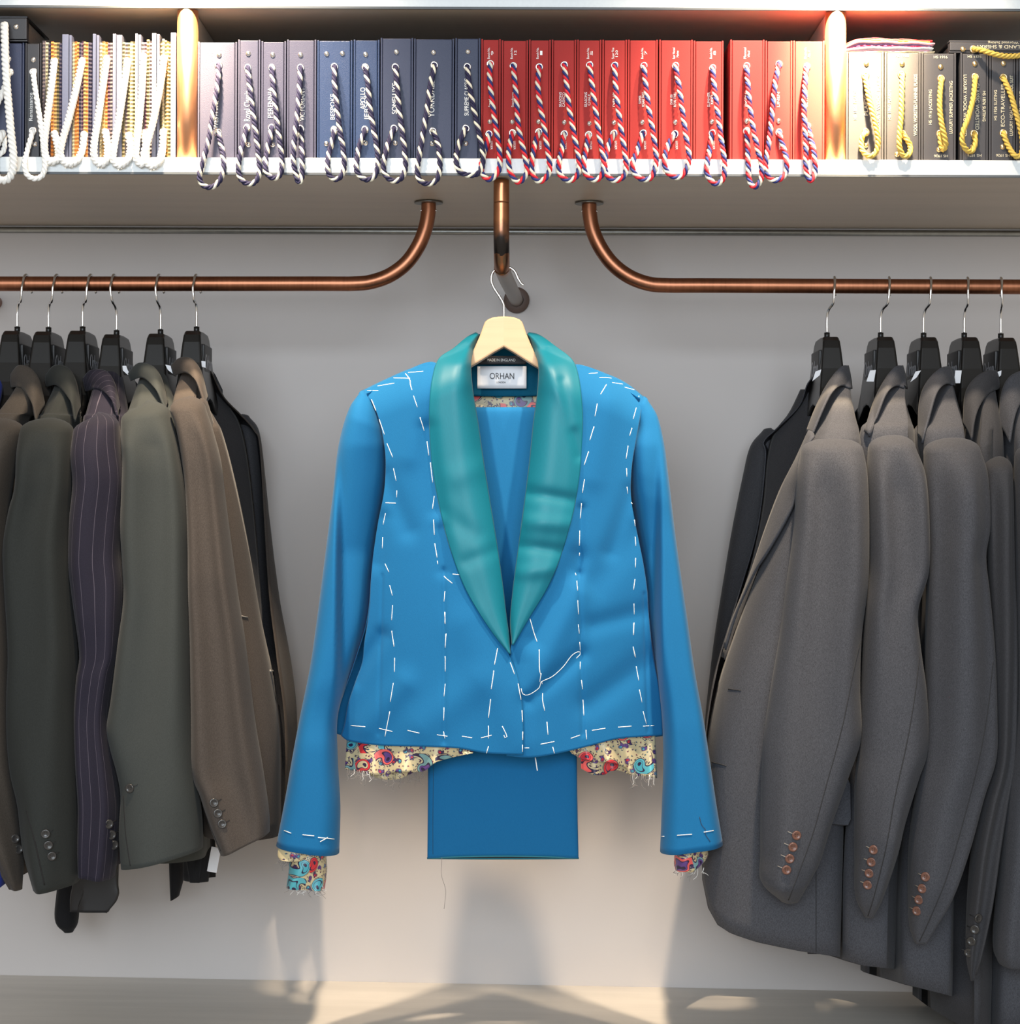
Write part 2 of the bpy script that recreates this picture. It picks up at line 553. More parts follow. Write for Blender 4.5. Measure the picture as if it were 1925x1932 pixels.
def sphere(r, n=12, m=8):
    V = [(0, 0, r)]
    for i in range(1, m):
        a = PI * i / m
        for k in range(n):
            b = 2 * PI * k / n
            V.append((r * math.sin(a) * math.cos(b), r * math.sin(a) * math.sin(b), r * math.cos(a)))
    V.append((0, 0, -r))
    fs = [(0, 1 + k, 1 + (k + 1) % n) for k in range(n)]
    for i in range(m - 2):
        for k in range(n):
            a, b = 1 + i * n + k, 1 + i * n + (k + 1) % n
            fs.append((a, a + n, b + n, b))
    L = len(V) - 1
    o = 1 + (m - 2) * n
    fs += [(o + k, L, o + (k + 1) % n) for k in range(n)]
    return np.array(V), fs

DR = 2.925
def rail(pts, name, label, fl_px):
    p0 = P(fl_px[0], fl_px[1], DR)
    r = empty(name, (p0[0], DR, Z_LS), label, 'clothes rail', 'bent copper clothes rails')
    pts3 = [P(a, b, DR) for a, b in pts]
    pts3[0][2] = Z_LS - 0.001
    path = cr(pts3, 8)
    tube_obj('pipe', path, PR, M['copper'], r, n=24)
    flange(r, pts3[0][0], DR, Z_LS)
    return r
rail_l = rail([(809, 380), (808.5, 400), (803, 430), (790, 463), (768, 495), (738, 518), (704, 531), (670, 535.2), (600, 535.4), (400, 535.5), (150, 535.5), (-120, 535.5)],
     'copper_rail', 'left copper clothes rail bent down from the shelf', (809, 380))
zr = P(0, 535.5, DR)[2]
xb = P(-8, 573, D2)[0]
tube_obj('wall_arm', [(xb, DR, zr), (xb, 3.05, zr), (xb, D2 - 0.001, zr)], PR * 0.98, M['copper'], rail_l, n=20)
rail_r = rail([(1112, 380), (1112.5, 400), (1118, 432), (1132, 465), (1155, 497), (1186, 521), (1222, 535), (1258, 538.5), (1330, 538.8), (1500, 539.5), (1750, 540.5), (2080, 542)],
     'copper_rail', 'right copper clothes rail bent down from the shelf', (1112, 380))

# middle pipe: down from the shelf, bends back to the wall
xc, zc_rod = P(946, 480, 2.735)[0], P(CX, 567, D2)[2]
mp = empty('copper_pipe', (xc, 2.72, Z_LS), 'middle copper pipe bent back to the wall, holding the blue jacket', 'pipe')
dB = 2.722
R0 = 0.052
path = [(xc, dB, Z_LS - 0.0005), (xc, dB, Z_LS - 0.03), (xc, dB, zc_rod + R0 + 0.03)]
for k in range(0, 9):
    a = PI / 2 * k / 8
    path.append((xc + 0.001 * k / 8, dB + R0 - R0 * math.cos(a), zc_rod + R0 - R0 * math.sin(a)))
xe = P(975, 567, D2)[0]
path += [(xc + (xe - xc) * t, dB + R0 + (D2 - 0.002 - dB - R0) * t, zc_rod) for t in (0.3, 0.6, 1.0)]
k = NT('tarnished_copper_pipe')
tc_ = k.n('ShaderNodeTexCoord'); sp_ = k.n('ShaderNodeSeparateXYZ'); k.l(tc_.outputs['Object'], sp_.inputs[0])
nz_ = k.noise(k.coord(), 60, 3)
zz_ = k.math('ADD', sp_.outputs[2], k.math('MULTIPLY', k.math('SUBTRACT', nz_, 0.5), 0.03))
burn = k.ramp(k.math('MULTIPLY', zz_, -10.0), [(0.55, (0, 0, 0, 1)), (0.85, (1, 1, 1, 1)), (1.02, (1, 1, 1, 1)), (1.10, (0.25, 0.25, 0.25, 1))])
arm_ = k.ramp(k.math('MULTIPLY', sp_.outputs[1], 10.0), [(0.60, (0, 0, 0, 1)), (0.72, (1, 1, 1, 1))])
c_ = k.mix(burn, k.mix(nz_, (0.34, 0.14, 0.07, 1), (0.52, 0.24, 0.12, 1)), (0.05, 0.045, 0.045, 1))
k.base(k.mix(arm_, c_, (0.25, 0.215, 0.19, 1)))
k.set(Roughness=0.34)
k.l(k.math('SUBTRACT', 1.0, k.math('MULTIPLY', arm_, 0.85)), k.b.inputs['Metallic'])
tube_obj('pipe', cr(path, 5), PR * 1.0, k.m, mp, n=24)
n = 28
V = []
prof = [(PR, -0.012), (0.0185, -0.012), (0.0205, -0.009), (0.0205, -0.001), (PR, -0.001)]
for rr, yy in prof:
    for k in range(n):
        a = 2 * PI * k / n
        V.append((xe + rr * math.cos(a), D2 + yy, zc_rod + rr * math.sin(a)))
o = mesh_obj('wall_collar', V, grid_faces(len(prof), n, True), M['collar_brown'], mp)
o['label'] = 'brown round collar on the wall'

# ------------------------------------------------------------------ swatch books
DB = 2.700                       # front face of the books
def lathe_mesh(name, prof, n, mats, fm=None):
    """profile (r, h) revolved about local Z"""
    V = []
    for rr, h in prof:
        for k in range(n):
            a = 2 * PI * k / n
            V.append((rr * math.cos(a), rr * math.sin(a), h))
    fs = grid_faces(len(prof), n, True)
    me = bpy.data.meshes.new(name)
    me.from_pydata(V, [], fs)
    for m in mats: me.materials.append(m)
    if fm:
        me.polygons.foreach_set('material_index', [fm[i // n] for i in range(len(fs))])
    me.polygons.foreach_set('use_smooth', [True] * len(fs))
    return me

QFRONT = Matrix.Rotation(PI / 2, 3, 'X').to_quaternion()      # local +Z -> world -Y
M['hole'] = m_plain('eyelet_hole', (0.01, 0.01, 0.012, 1), 0.9)
EYE_ME = lathe_mesh('eyelet', [(0.0001, 0.0003), (0.0030, 0.0003), (0.0031, 0.0009), (0.0040, 0.0016), (0.0052, 0.0010), (0.0056, 0.0)], 20,
                    [M['stud'], M['hole']], [1, 0, 0, 0, 0])
EYE_ME_B = lathe_mesh('brass_eyelet', [(0.0001, 0.0003), (0.0030, 0.0003), (0.0031, 0.0009), (0.0040, 0.0016), (0.0052, 0.0010), (0.0056, 0.0)], 20,
                      [M['brass_stud'], M['hole']], [1, 0, 0, 0, 0])
def stud_mesh(mat, nm):
    return lathe_mesh(nm, [(0.0001, 0.0024), (0.0018, 0.0021), (0.0032, 0.0012), (0.0037, 0.0)], 16, [mat])
STUD_ME, STUD_ME_B = stud_mesh(M['stud'], 'rivet'), stud_mesh(M['brass_stud'], 'brass_rivet')

CORDS = {'navy': ['cord_navy', 'cord_navy', 'cord_cream'], 'red': ['cord_red', 'cord_cream', 'cord_blue'],
         'white': ['cord_white'] * 3, 'gold': ['cord_gold'] * 3}
def cord(parent, px_pts, kind, r=0.0036, dfront=DB, pitch=0.0195, dback=None, phase=None):
    """three-strand twisted cord through photo pixels; starts and ends inside the eyelets"""
    m = len(px_pts)
    pts = []
    for i, (a, b) in enumerate(px_pts):
        u = i / (m - 1)
        d = dfront - 0.0070 - 0.0120 * math.sin(PI * min(1, u * 1.25)) * (1 if u < 0.75 else 0.75)
        if i == 0: d = dfront - 0.0035
        if i == m - 1: d = dfront - 0.0035
        if b > 288: d = min(d, D1 - 0.0065)
        pts.append(P(a, b, d))
    a0, b0 = px_pts[0]; a1, b1 = px_pts[-1]
    pts = [P(a0, b0, dfront + 0.004)] + pts + [P(a1, b1, dfront + 0.004)]
    c = cr(pts, 10)
    s = np.concatenate([[0], np.cumsum(np.linalg.norm(np.diff(c, axis=0), axis=1))])
    nn = max(30, int(s[-1] / pitch * 10))
    path = resample(pts, nn, 10)
    L = np.linspace(0, s[-1], nn)
    T = np.gradient(path, axis=0); T /= np.linalg.norm(T, axis=1)[:, None]
    N = np.cross(T[0], (0, 1, 0)); N /= np.linalg.norm(N)
    Ns, Bs = [], []
    for i in range(nn):
        N = N - T[i] * np.dot(N, T[i]); N /= np.linalg.norm(N)
        Ns.append(N.copy()); Bs.append(np.cross(T[i], N))
    Ns, Bs = np.array(Ns), np.array(Bs)
    V, Fc, FM = [], [], []
    sgn = -1
    ph = random.random() * 6.28 if phase is None else phase
    for k in range(3):
        a = sgn * 2 * PI * L / pitch + 2 * PI * k / 3 + ph
        ctr = path + (r * 0.50) * (np.cos(a)[:, None] * Ns + np.sin(a)[:, None] * Bs)
        # strands are fatter tangentially so the cord looks filled
        rr = r * 0.60
        off = len(V)
        q = 7
        for i in range(nn):
            for j in range(q):
                b = 2 * PI * j / q
                V.append(ctr[i] + rr * (math.cos(b) * Ns[i] + math.sin(b) * Bs[i]))
        fs = grid_faces(nn, q, True)
        Fc += [tuple(x + off for x in fq) for fq in fs]
        FM += [k] * len(fs)
    names = CORDS[kind]
    o = mesh_obj('cord', np.array(V), Fc, [M[x] for x in names], parent, fm=FM)
    o['label'] = {'navy': 'navy and cream twisted cord loop', 'red': 'red, white and blue twisted cord loop',
                  'white': 'white twisted cord loop', 'gold': 'golden braided cord loop'}[kind]
    return o

TEXTS = []
def text(s, px, py, d, h_px, rot, mat, parent, width_px=None, name='lettering', normal=None, up=None, at=None, extrude=0.00012, spacing=1.0):
    """flat printed lettering; h_px = cap height in photo pixels; rot = degrees anticlockwise seen from the front"""
    c = bpy.data.curves.new(name, 'FONT')
    c.body = s
    c.align_x = 'CENTER'; c.align_y = 'CENTER'
    c.size = 1.0
    c.space_line = 0.9
    c.space_character = spacing
    c.extrude = 0.02
    c.materials.append(mat)
    o = bpy.data.objects.new(name, c)
    COL.objects.link(o)
    pos = P(px, py, d) if at is None else np.array(at)
    size = h_px * d / F / 0.70
    sx = size
    TEXTS.append((o, parent, pos, size, rot, width_px * d / F if width_px else None, normal))
    return o

def finish_texts():
    bpy.context.view_layer.update()
    dg = bpy.context.evaluated_depsgraph_get()
    for (o, parent, pos, size, rot, wid, normal) in TEXTS:
        me = bpy.data.meshes.new_from_object(o.evaluated_get(dg))
        co = np.zeros(len(me.vertices) * 3); me.vertices.foreach_get('co', co); co = co.reshape(-1, 3)
        w = co[:, 0].max() - co[:, 0].min() if len(co) else 1
        sx = size if not wid else wid / max(w, 1e-6)
        co[:, 0] *= sx; co[:, 1] *= size; co[:, 2] *= 0.008
        R = Matrix.Rotation(math.radians(rot), 3, 'Z')
        if normal is None:
            R = Matrix.Rotation(PI / 2, 3, 'X') @ R
        else:
            nz = Vector(normal).normalized()
            ux = Vector((0, 0, 1)).cross(nz).normalized()
            uy = nz.cross(ux)
            R = Matrix((ux, uy, nz)).transposed() @ R
        co = co @ np.array(R).T
        me.vertices.foreach_set('co', co.ravel()); me.update()
        nm = o.name.split('.')[0]
        cu = o.data
        bpy.data.objects.remove(o)
        bpy.data.curves.remove(cu)
        n = bpy.data.objects.new(nm, me)
        COL.objects.link(n)
        n.parent = parent
        n.location = pos - wloc(parent)

random.seed(4)
def book(x0, x1, yt, mat, label, group, cordkind=None, cpts=None, eyes=(), studs=(), brass=False, depth=0.22, front=DB, lean=0.0, title='swatch_book', zb=None):
    a, b = P(x0, yt, front), P(x1, yt, front)
    zt = (a[2] + b[2]) / 2
    z0 = Z_LT + 0.0004 if zb is None else zb
    X0, X1 = a[0] + 0.0002, b[0] - 0.0002
    w = X1 - X0
    r = empty(title, ((X0 + X1) / 2, front + depth / 2, z0), label, 'book', group)
    bt = min(0.0024, w * 0.09)
    # spine block with hinge grooves, covers, cloth leaves
    box('spine', (X0 + bt + 0.0006, front, z0), (X1 - bt - 0.0006, front + 0.016, zt), mat, r, 0.0012)
    box('cover', (X0, front + 0.0012, z0), (X0 + bt, front + depth, zt + 0.0012), mat, r, 0.0007)
    box('cover', (X1 - bt, front + 0.0012, z0), (X1, front + depth, zt + 0.0012), mat, r, 0.0007)
    box('swatch_block', (X0 + bt + 0.001, front + 0.0165, z0 + 0.003), (X1 - bt - 0.001, front + depth - 0.012, zt - 0.004), M['pages'], r, 0.0006)
    for (ex, ey) in eyes:
        shared('eyelet', EYE_ME_B if brass else EYE_ME, r, P(ex, ey, front), QFRONT)
    for (sx, sy) in studs:
        shared('rivet', STUD_ME_B if brass else STUD_ME, r, P(sx, sy, front), QFRONT)
    if cpts:
        cord(r, cpts, cordkind, dfront=front)
    return r

def z1(*p): return [(a / 2.9615, b / 2.9615) for a, b in p]
def z2(*p): return [(600 + a / 3.85, 40 + b / 3.85) for a, b in p]
def z3(*p): return [(1050 + a / 3.5, 40 + b / 3.5) for a, b in p]
def z4(*p): return [(1525 + a / 4.8125, b / 4.8125) for a, b in p]

GN = 'navy swatch books in the middle bay'
GRD = 'red swatch books in the middle bay'
GK = 'charcoal swatch books in the right bay'
IW, IG = M['ink_white'], M['ink_gold']
def vtext(s, x, y0, y1, h, mat, parent, rot=90, d=DB):
    text(s, x, (y0 + y1) / 2, d - 0.0003, h, rot, mat, parent, width_px=abs(y1 - y0))

b = book(373, 447.5, 80, M['bk_slate'], 'widest slate swatch book, standing against the left copper post, lettered WESTMINSTER', GN, 'navy',
         z1((1222, 372), (1215, 480), (1190, 640), (1165, 790), (1135, 900), (1115, 985), (1135, 1035), (1185, 1045), (1230, 1005), (1250, 930), (1240, 830), (1218, 742)),
         z1((1222, 365), (1218, 740)), z1((1225, 307)))
vtext('WESTMINSTER', 408, 170, 243, 9, IW, b)
b = book(449, 491.5, 76, M['bk_slate'], 'slate swatch book with script lettering, second from the left copper post', GN, 'navy',
         z1((1385, 385), (1395, 480), (1412, 620), (1432, 760), (1448, 900), (1448, 975), (1425, 1018), (1390, 1028), (1350, 1005), (1332, 950), (1342, 860), (1365, 780), (1380, 718)),
         z1((1385, 380), (1380, 715)), z1((1388, 300), (1388, 808)))
vtext('Royal Classic', 467, 172, 229, 11, IW, b)
b = book(493, 540, 79, M['bk_slate'], 'slate swatch book with grooved hinges, third from the left copper post', GN, 'navy',
         z1((1520, 385), (1528, 500), (1545, 650), (1562, 780), (1575, 890), (1570, 965), (1540, 995), (1505, 985), (1482, 940), (1492, 850), (1508, 780), (1518, 718)),
         z1((1520, 380), (1518, 715)), z1((1524, 307), (1524, 808)))
vtext('PERENNIA', 511, 165, 223, 10, IW, b)
b = book(541.5, 597, 76, M['bk_slate'], 'slate swatch book with a narrow closed cord loop, fourth from the left copper post', GN, 'navy',
         z1((1680, 385), (1672, 520), (1660, 660), (1645, 790), (1640, 900), (1655, 985), (1672, 1020), (1688, 980), (1688, 880), (1684, 790), (1680, 722)),
         z1((1680, 380), (1680, 720)), z1((1680, 307)))
vtext('VICTORIANY', 571, 165, 228, 9, IW, b)
b = book(598.5, 665.5, 77, M['bk_blue'], 'bright blue grained swatch book with two rivets at the top', GN, 'navy',
         z2((120, 340), (120, 440), (138, 620), (158, 790), (182, 920), (190, 1040), (175, 1115), (130, 1150), (85, 1120), (68, 1050), (82, 950), (105, 870), (118, 795)),
         z2((120, 332), (118, 790)), z2((64, 238), (178, 235), (62, 890)))
vtext('BESPOKE', 628, 178, 226, 8, IW, b)
b = book(667, 716.5, 76, M['bk_blue'], 'blue swatch book lettered APOLLO', GN, 'navy',
         z2((345, 345), (365, 480), (380, 640), (405, 790), (428, 920), (436, 1040), (415, 1120), (360, 1152), (305, 1125), (278, 1060), (295, 930), (322, 845), (342, 792)),
         z2((345, 335), (342, 788)), z2((347, 242), (347, 885)))
vtext('APOLLO', 685, 165, 206, 9, IW, b)
vtext('JERSEY', 692, 178, 226, 8, IW, b)
b = book(718, 780, 72.5, M['bk_navy'], 'navy swatch book between the APOLLO and YORKDALE books', GN, 'navy',
         z2((565, 345), (575, 470), (590, 640), (612, 800), (630, 940), (635, 1060), (610, 1135), (555, 1162), (500, 1130), (476, 1070), (490, 960), (520, 860), (550, 787)),
         z2((563, 335), (553, 780)), z2((571, 225), (563, 885)))
vtext('SOMELUXE', 745, 157, 215, 9, IW, b)
b = book(781, 857.5, 74, M['bk_navy'], 'widest navy swatch book, lettered YORKDALE', GN, 'navy',
         z2((845, 330), (820, 450), (795, 630), (765, 810), (738, 970), (722, 1080), (740, 1155), (800, 1182), (860, 1155), (885, 1075), (882, 960), (866, 870), (838, 805)),
         z2((845, 320), (835, 800)), z2((840, 228), (830, 890)))
vtext('YORKDALE', 815, 152, 221, 11, IW, b)
b = book(859, 907, 73, M['bk_navy'], 'navy swatch book standing against the first red one', GN, 'navy',
         z2((1085, 340), (1102, 480), (1135, 650), (1170, 810), (1198, 950), (1195, 1050), (1165, 1105), (1100, 1120), (1035, 1095), (1005, 1030), (1012, 940), (1042, 850), (1072, 786)),
         z2((1085, 332), (1075, 780)), z2((1090, 222), (1075, 888)))
vtext('SUPREME CLASSIC', 881, 148, 218, 8, IW, b)

reds = [
 (908, 945.5, 75, 'first red swatch book from the left, touching the navy books', z2((1253, 315), (1247, 400), (1262, 550), (1282, 700), (1305, 850), (1320, 960), (1315, 1080), (1250, 1150), (1195, 1110), (1188, 1040), (1210, 950), (1232, 880), (1243, 822)),
  z2((1253, 310), (1243, 820)), z2((1250, 730)), ('Bunch No.', '9'), 'Standeven'),
 (946.5, 997, 77, 'second red swatch book from the left', z2((1420, 335), (1440, 540), (1455, 750), (1480, 880), (1508, 1000), (1518, 1100), (1455, 1170), (1395, 1090), (1385, 970), (1395, 890), (1415, 818)),
  z2((1420, 325), (1415, 812)), z2((1412, 732)), ('Bunch No.', '12'), 'Standeven'),
 (998, 1040, 76, 'third red swatch book from the left', z2((1608, 340), (1597, 450), (1612, 600), (1640, 750), (1662, 900), (1682, 1020), (1675, 1110), (1610, 1165), (1556, 1100), (1562, 970), (1580, 880), (1603, 812)),
  z2((1608, 333), (1605, 805)), z2((1602, 730)), ('Bunch No.', '1'), 'Standeven'),
 (1041, 1088, 76, 'fourth red swatch book from the left, without top lettering', z3((52, 297), (68, 420), (82, 560), (105, 690), (128, 810), (148, 910), (145, 1000), (110, 1045), (70, 1050), (20, 1005), (18, 930), (38, 840), (50, 752)),
  z3((52, 290), (52, 745)), z3((52, 668)), None, 'SEASONS\nCASHCO'),
 (1089, 1135.5, 76, 'fifth red swatch book from the left', z3((220, 298), (238, 440), (260, 600), (285, 770), (308, 890), (310, 985), (285, 1035), (245, 1048), (195, 1010), (180, 940), (196, 850), (212, 757)),
  z3((220, 290), (213, 750)), z3((218, 675)), ('Bunch No.', '5'), 'SEASONS\nCHALK'),
 (1136.5, 1184, 76, 'sixth red swatch book from the left', z3((385, 300), (390, 420), (405, 560), (428, 720), (450, 860), (460, 960), (445, 1025), (380, 1052), (328, 1005), (322, 920), (342, 830), (378, 750)),
  z3((385, 293), (380, 742)), z3((380, 670)), ('Super Fine', '120'), 'OVER 100'),
 (1185, 1242, 76, 'seventh red swatch book from the left', z3((578, 302), (590, 430), (610, 580), (638, 740), (658, 890), (650, 980), (622, 1035), (570, 1045), (512, 1000), (506, 930), (540, 840), (570, 748)),
  z3((578, 295), (573, 740)), z3((567, 668)), ('Bunch No.', '7'), 'SUMMER\nMOHAIR TWIST'),
 (1244, 1308, 76, 'eighth red swatch book from the left, its cord loop bulging widely', z3((787, 302), (812, 450), (835, 620), (858, 780), (876, 890), (862, 970), (830, 1020), (780, 1030), (722, 980), (718, 890), (742, 810), (778, 752)),
  z3((787, 295), (783, 745)), z3((785, 667)), ('Super Worsted', 'Merino'), 'OVER 100\nROYAL TWILL'),
 (1309, 1366, 78, 'ninth red swatch book from the left, set back beside a forward one', z3((1032, 316), (1044, 450), (1064, 600), (1088, 780), (1110, 930), (1108, 1020), (1080, 1066), (1040, 1070), (995, 1010), (998, 930), (1012, 850), (1028, 748)),
  z3((1032, 310), (1030, 740)), z3((1027, 665)), ('Bunch No.', '8'), 'SUMMER\nKIND'),
 (1378, 1443.5, 76, 'tenth red swatch book from the left, pulled forward, orange in the light', z3((1257, 305), (1265, 420), (1275, 540), (1298, 700), (1330, 850), (1355, 960), (1350, 1050), (1310, 1095), (1275, 1050), (1266, 920), (1264, 820), (1257, 733)),
  z3((1257, 297), (1257, 725)), z3((1257, 660)), ('Flannel', 'Wool'), 'ANGORA'),
 (1444.5, 1496, 78, 'eleventh red swatch book from the left, its cord looping to the right', z3((1470, 292), (1447, 400), (1430, 560), (1412, 740), (1395, 860), (1382, 960), (1405, 1035), (1460, 1050), (1515, 1005), (1520, 910), (1498, 830), (1472, 742)),
  z3((1470, 285), (1470, 735)), z3((1467, 660)), None, 'LINEN'),
 (1497, 1557, 78, 'twelfth red swatch book, standing against the right copper post', z3((1652, 312), (1642, 420), (1636, 560), (1642, 700), (1648, 850), (1650, 990), (1678, 1052), (1708, 1000), (1704, 880), (1682, 780), (1660, 702)),
  z3((1655, 300), (1660, 695)), (), ('Bunch', 'No. 4'), 'COTTON'),
]
for (x0, x1, yt, lab, cp, ey, st, top, mid) in reds:
    b = book(x0, x1, yt, M['bk_red'], lab, GRD, 'red', cp, ey, st, front=DB if x0 != 1378 else DB - 0.006)
    dd = DB if x0 != 1378 else DB - 0.006
    ex = ey[0][0]
    if top:
        vtext(top[0], ex - 3, 90, 111, 4.5, IW, b, d=dd)
        vtext(top[1], ex + 4, 96, 104 if len(top[1]) < 3 else 108, 4.5, IW, b, d=dd)
    text(mid, ex - 1 - (3 if '\n' in mid else 0), 188, dd - 0.0003, 4.8, 90, IW, b, width_px=28)
    text('LEGER', ex + 2, 274, dd - 0.0003, 4, -90, IW, b, width_px=16)

# charcoal books, right bay
ks = [
 (1597.5, 1668.5, 99, 'charcoal swatch book against the right copper post, bleached by the spotlight', z4((520, 700), (545, 850), (580, 1000), (615, 1150), (636, 1290), (615, 1385), (555, 1418), (495, 1370), (484, 1290), (500, 1230), (522, 1205)),
  z4((520, 690), (525, 1200)), z4((530, 580), (525, 1320))),
 (1670, 1738.5, 100, 'charcoal swatch book lettered WOOL WORSTED FLANNEL, second from the right post', z4((855, 692), (850, 880), (846, 1050), (832, 1220), (832, 1340), (870, 1415), (918, 1400), (928, 1330), (900, 1270), (862, 1218)),
  z4((850, 680), (860, 1215)), z4((855, 580), (810, 1402))),
 (1739.5, 1805, 101, 'charcoal swatch book lettered LUXURY SUMMER JACKETING', z4((1210, 725), (1198, 860), (1198, 1000), (1215, 1130), (1240, 1240), (1250, 1320), (1225, 1360), (1206, 1300), (1202, 1222)),
  z4((1210, 715), (1200, 1215)), z4((1205, 608), (1190, 1360))),
 (1813, 1866, 101, 'charcoal swatch book lettered CLASSIC WORSTED', z4((1518, 710), (1500, 890), (1455, 1070), (1410, 1190), (1402, 1290), (1440, 1360), (1490, 1370), (1518, 1300), (1512, 1222)),
  z4((1518, 700), (1510, 1215)), z4((1515, 580), (1492, 1335))),
 (1867.5, 1917, 101, 'charcoal swatch book lettered ECO-TRAVELLER', z4((1775, 712), (1838, 850), (1885, 1010), (1925, 1160), (1950, 1300), (1935, 1400), (1880, 1415), (1815, 1320), (1778, 1218)),
  z4((1775, 705), (1775, 1210)), z4((1775, 578), (1768, 1335))),
 (1918.5, 1975, 101, 'charcoal swatch book cut by the right edge of the photo', None, ((1946, 146), (1946, 252)), ((1946, 120),)),
]
kb = []
for (x0, x1, yt, lab, cp, ey, st) in ks:
    kb.append(book(x0, x1, yt, M['bk_black'], lab, GK, 'gold', cp, ey, st, brass=True))
vtext('HS 1858 PLAIDS', 1614, 170, 226, 5.5, IG, kb[0]); vtext('LUXURY WOOL PLAIDS', 1658, 140, 250, 6, IG, kb[0]); vtext('PLAIDS', 1635, 180, 218, 7, IG, kb[0])
vtext('HS 1960 PLAIDS', 1679, 170, 226, 5.5, IG, kb[1]); vtext('WOOL WORSTED-FLANNEL PLAIDS', 1728, 140, 256, 6, IG, kb[1]); text('HS 1960', 1702, 105.5, DB - 0.0003, 5, 0, IG, kb[1], width_px=26)
vtext('HS 1916 JACKETING', 1756, 169, 235, 5.5, IG, kb[2]); vtext('LUXURY SUMMER JACKETING', 1795, 153, 252, 6, IG, kb[2])
text('HS 1916', 1775, 108, DB - 0.0003, 5, 0, IG, kb[2], width_px=26); text('HS 1926', 1776, 294, DB - 0.0003, 5, 180, IG, kb[2], width_px=26)
vtext('LUXURY WOOL WORSTED', 1821, 141, 257, 6, IG, kb[3], -90); vtext('CLASSIC WORSTED', 1844, 157, 245, 7, IG, kb[3], -90); vtext('HS 1876 SUITING', 1857, 172, 229, 5.5, IG, kb[3], -90)
text('HS 1876', 1839, 107, DB - 0.0003, 5, 0, IG, kb[3], width_px=26); text('HS 1876', 1839, 293, DB - 0.0003, 5, 180, IG, kb[3], width_px=26)
vtext('HS 1926 SUITING', 1879, 170, 227, 5.5, IG, kb[4]); vtext('ECO-TRAVELLER', 1893, 158, 239, 7, IG, kb[4]); vtext('LUXURY HIGH TWIST WOOL SUIT', 1909, 142, 256, 6, IG, kb[4])
text('HS 1926', 1893, 293, DB - 0.0003, 5, 180, IG, kb[4], width_px=26)
vtext('HS 1924 SUITING', 1927, 172, 250, 5.5, IG, kb[5])

# charcoal book lying on top of the right-hand row
def lying_book(lo_px, hi_px, y_top, y_bot, mat, label, front, depth, name='swatch_book'):
    a, b2 = P(lo_px, y_bot, front), P(hi_px, y_top, front)
    z0 = P((lo_px + hi_px) / 2, y_bot, front)[2]
    z1_ = P((lo_px + hi_px) / 2, y_top, front)[2]
    r = empty(name, ((a[0] + b2[0]) / 2, front + depth / 2, z0), label, 'book')
    t = 0.0022
    box('cover', (a[0], front + 0.001, z0), (b2[0], front + depth, z0 + t), mat, r, 0.0006)
    box('cover', (a[0], front + 0.001, z1_ - t), (b2[0], front + depth, z1_), mat, r, 0.0006)
    box('spine', (a[0] + 0.0005, front, z0 + t + 0.0005), (b2[0] - 0.0005, front + 0.014, z1_ - t - 0.0005), mat, r, 0.0012)
    box('swatch_block', (a[0] + 0.004, front + 0.015, z0 + t + 0.001), (b2[0] - 0.004, front + depth - 0.005, z1_ - t - 0.001), M['pages'], r, 0.0008)
    return r
zt_k = P(1845, 101, DB)[2]
r = lying_book(1792, 2020, 76, 99.4, M['bk_black'], 'charcoal swatch book lying flat on top of the right-hand books', DB + 0.002, 0.2)
shared('eyelet', EYE_ME_B, r, P(1837.5, 93, DB + 0.002), QFRONT); shared('rivet', STUD_ME_B, r, P(1817.5, 93, DB + 0.002), QFRONT)
cord(r, [(1839, 93), (1850, 94), (1866, 99), (1885, 104), (1905, 106), (1930, 104), (1960, 99), (1990, 93)], 'gold', dfront=DB + 0.002)
text('HOLLAND & SHERRY', 1895, 88, DB + 0.0017, 6.5, 180, IG, r, width_px=105)
text('Finest Worsted Suiting', 1905, 80.5, DB + 0.0017, 4.5, 180, IG, r, width_px=80)

# folded cloth swatches lying on the first two charcoal books
sw = empty('swatch_bunch', P(1680, 99, DB + 0.06), 'loose bunch of pink, orange and white cloth swatches lying on charcoal books', 'fabric swatches')
cols = [('sw_cream', rgb(222, 205, 170)), ('sw_pink', rgb(226, 170, 180)), ('sw_white', rgb(225, 220, 222)), ('sw_plum', rgb(140, 24, 60)),
        ('sw_mauve', rgb(128, 110, 150)), ('sw_rose', rgb(210, 150, 160)), ('sw_orange', rgb(222, 140, 60)), ('sw_red', rgb(190, 40, 50))]
for nme, c in cols:
    M[nme] = m_wool(nme[3:] + '_swatch', c, 0.15)
for i, (nme, c) in enumerate(cols):
    y0 = 97.2 - i * 3.5
    wv = [(1596 + i * 0.5, y0 + (1 if i < 2 else 4 + 0.7 * i)), (1611 + 1.2 * i, y0 + 1.0), (1640, y0 - 0.4 * i * 0.4), (1690, y0 + (0.6 if i > 4 else 0)), (1735 - (i % 3) * 3, y0 + 0.3 * i), (1764 - 2.8 * ((i * 3) % 5), y0 + 0.4 * i + 1.0)]
    line = resample(wv, 26)
    V = []
    for j in range(8):
        d = DB + 0.004 + 0.003 * math.sin(i * 2.1) + 0.14 * j / 7
        for q, (a, bb) in enumerate(line):
            p = P(a, bb, DB + 0.004)
            V.append((p[0], d + 0.0012 * ((q % 2) if j == 0 else 0), p[2] + 0.0005 * math.sin(q * 0.8 + i)))
    mesh_obj('swatch', V, grid_faces(8, 26), M[nme], sw, solid=0.0017)

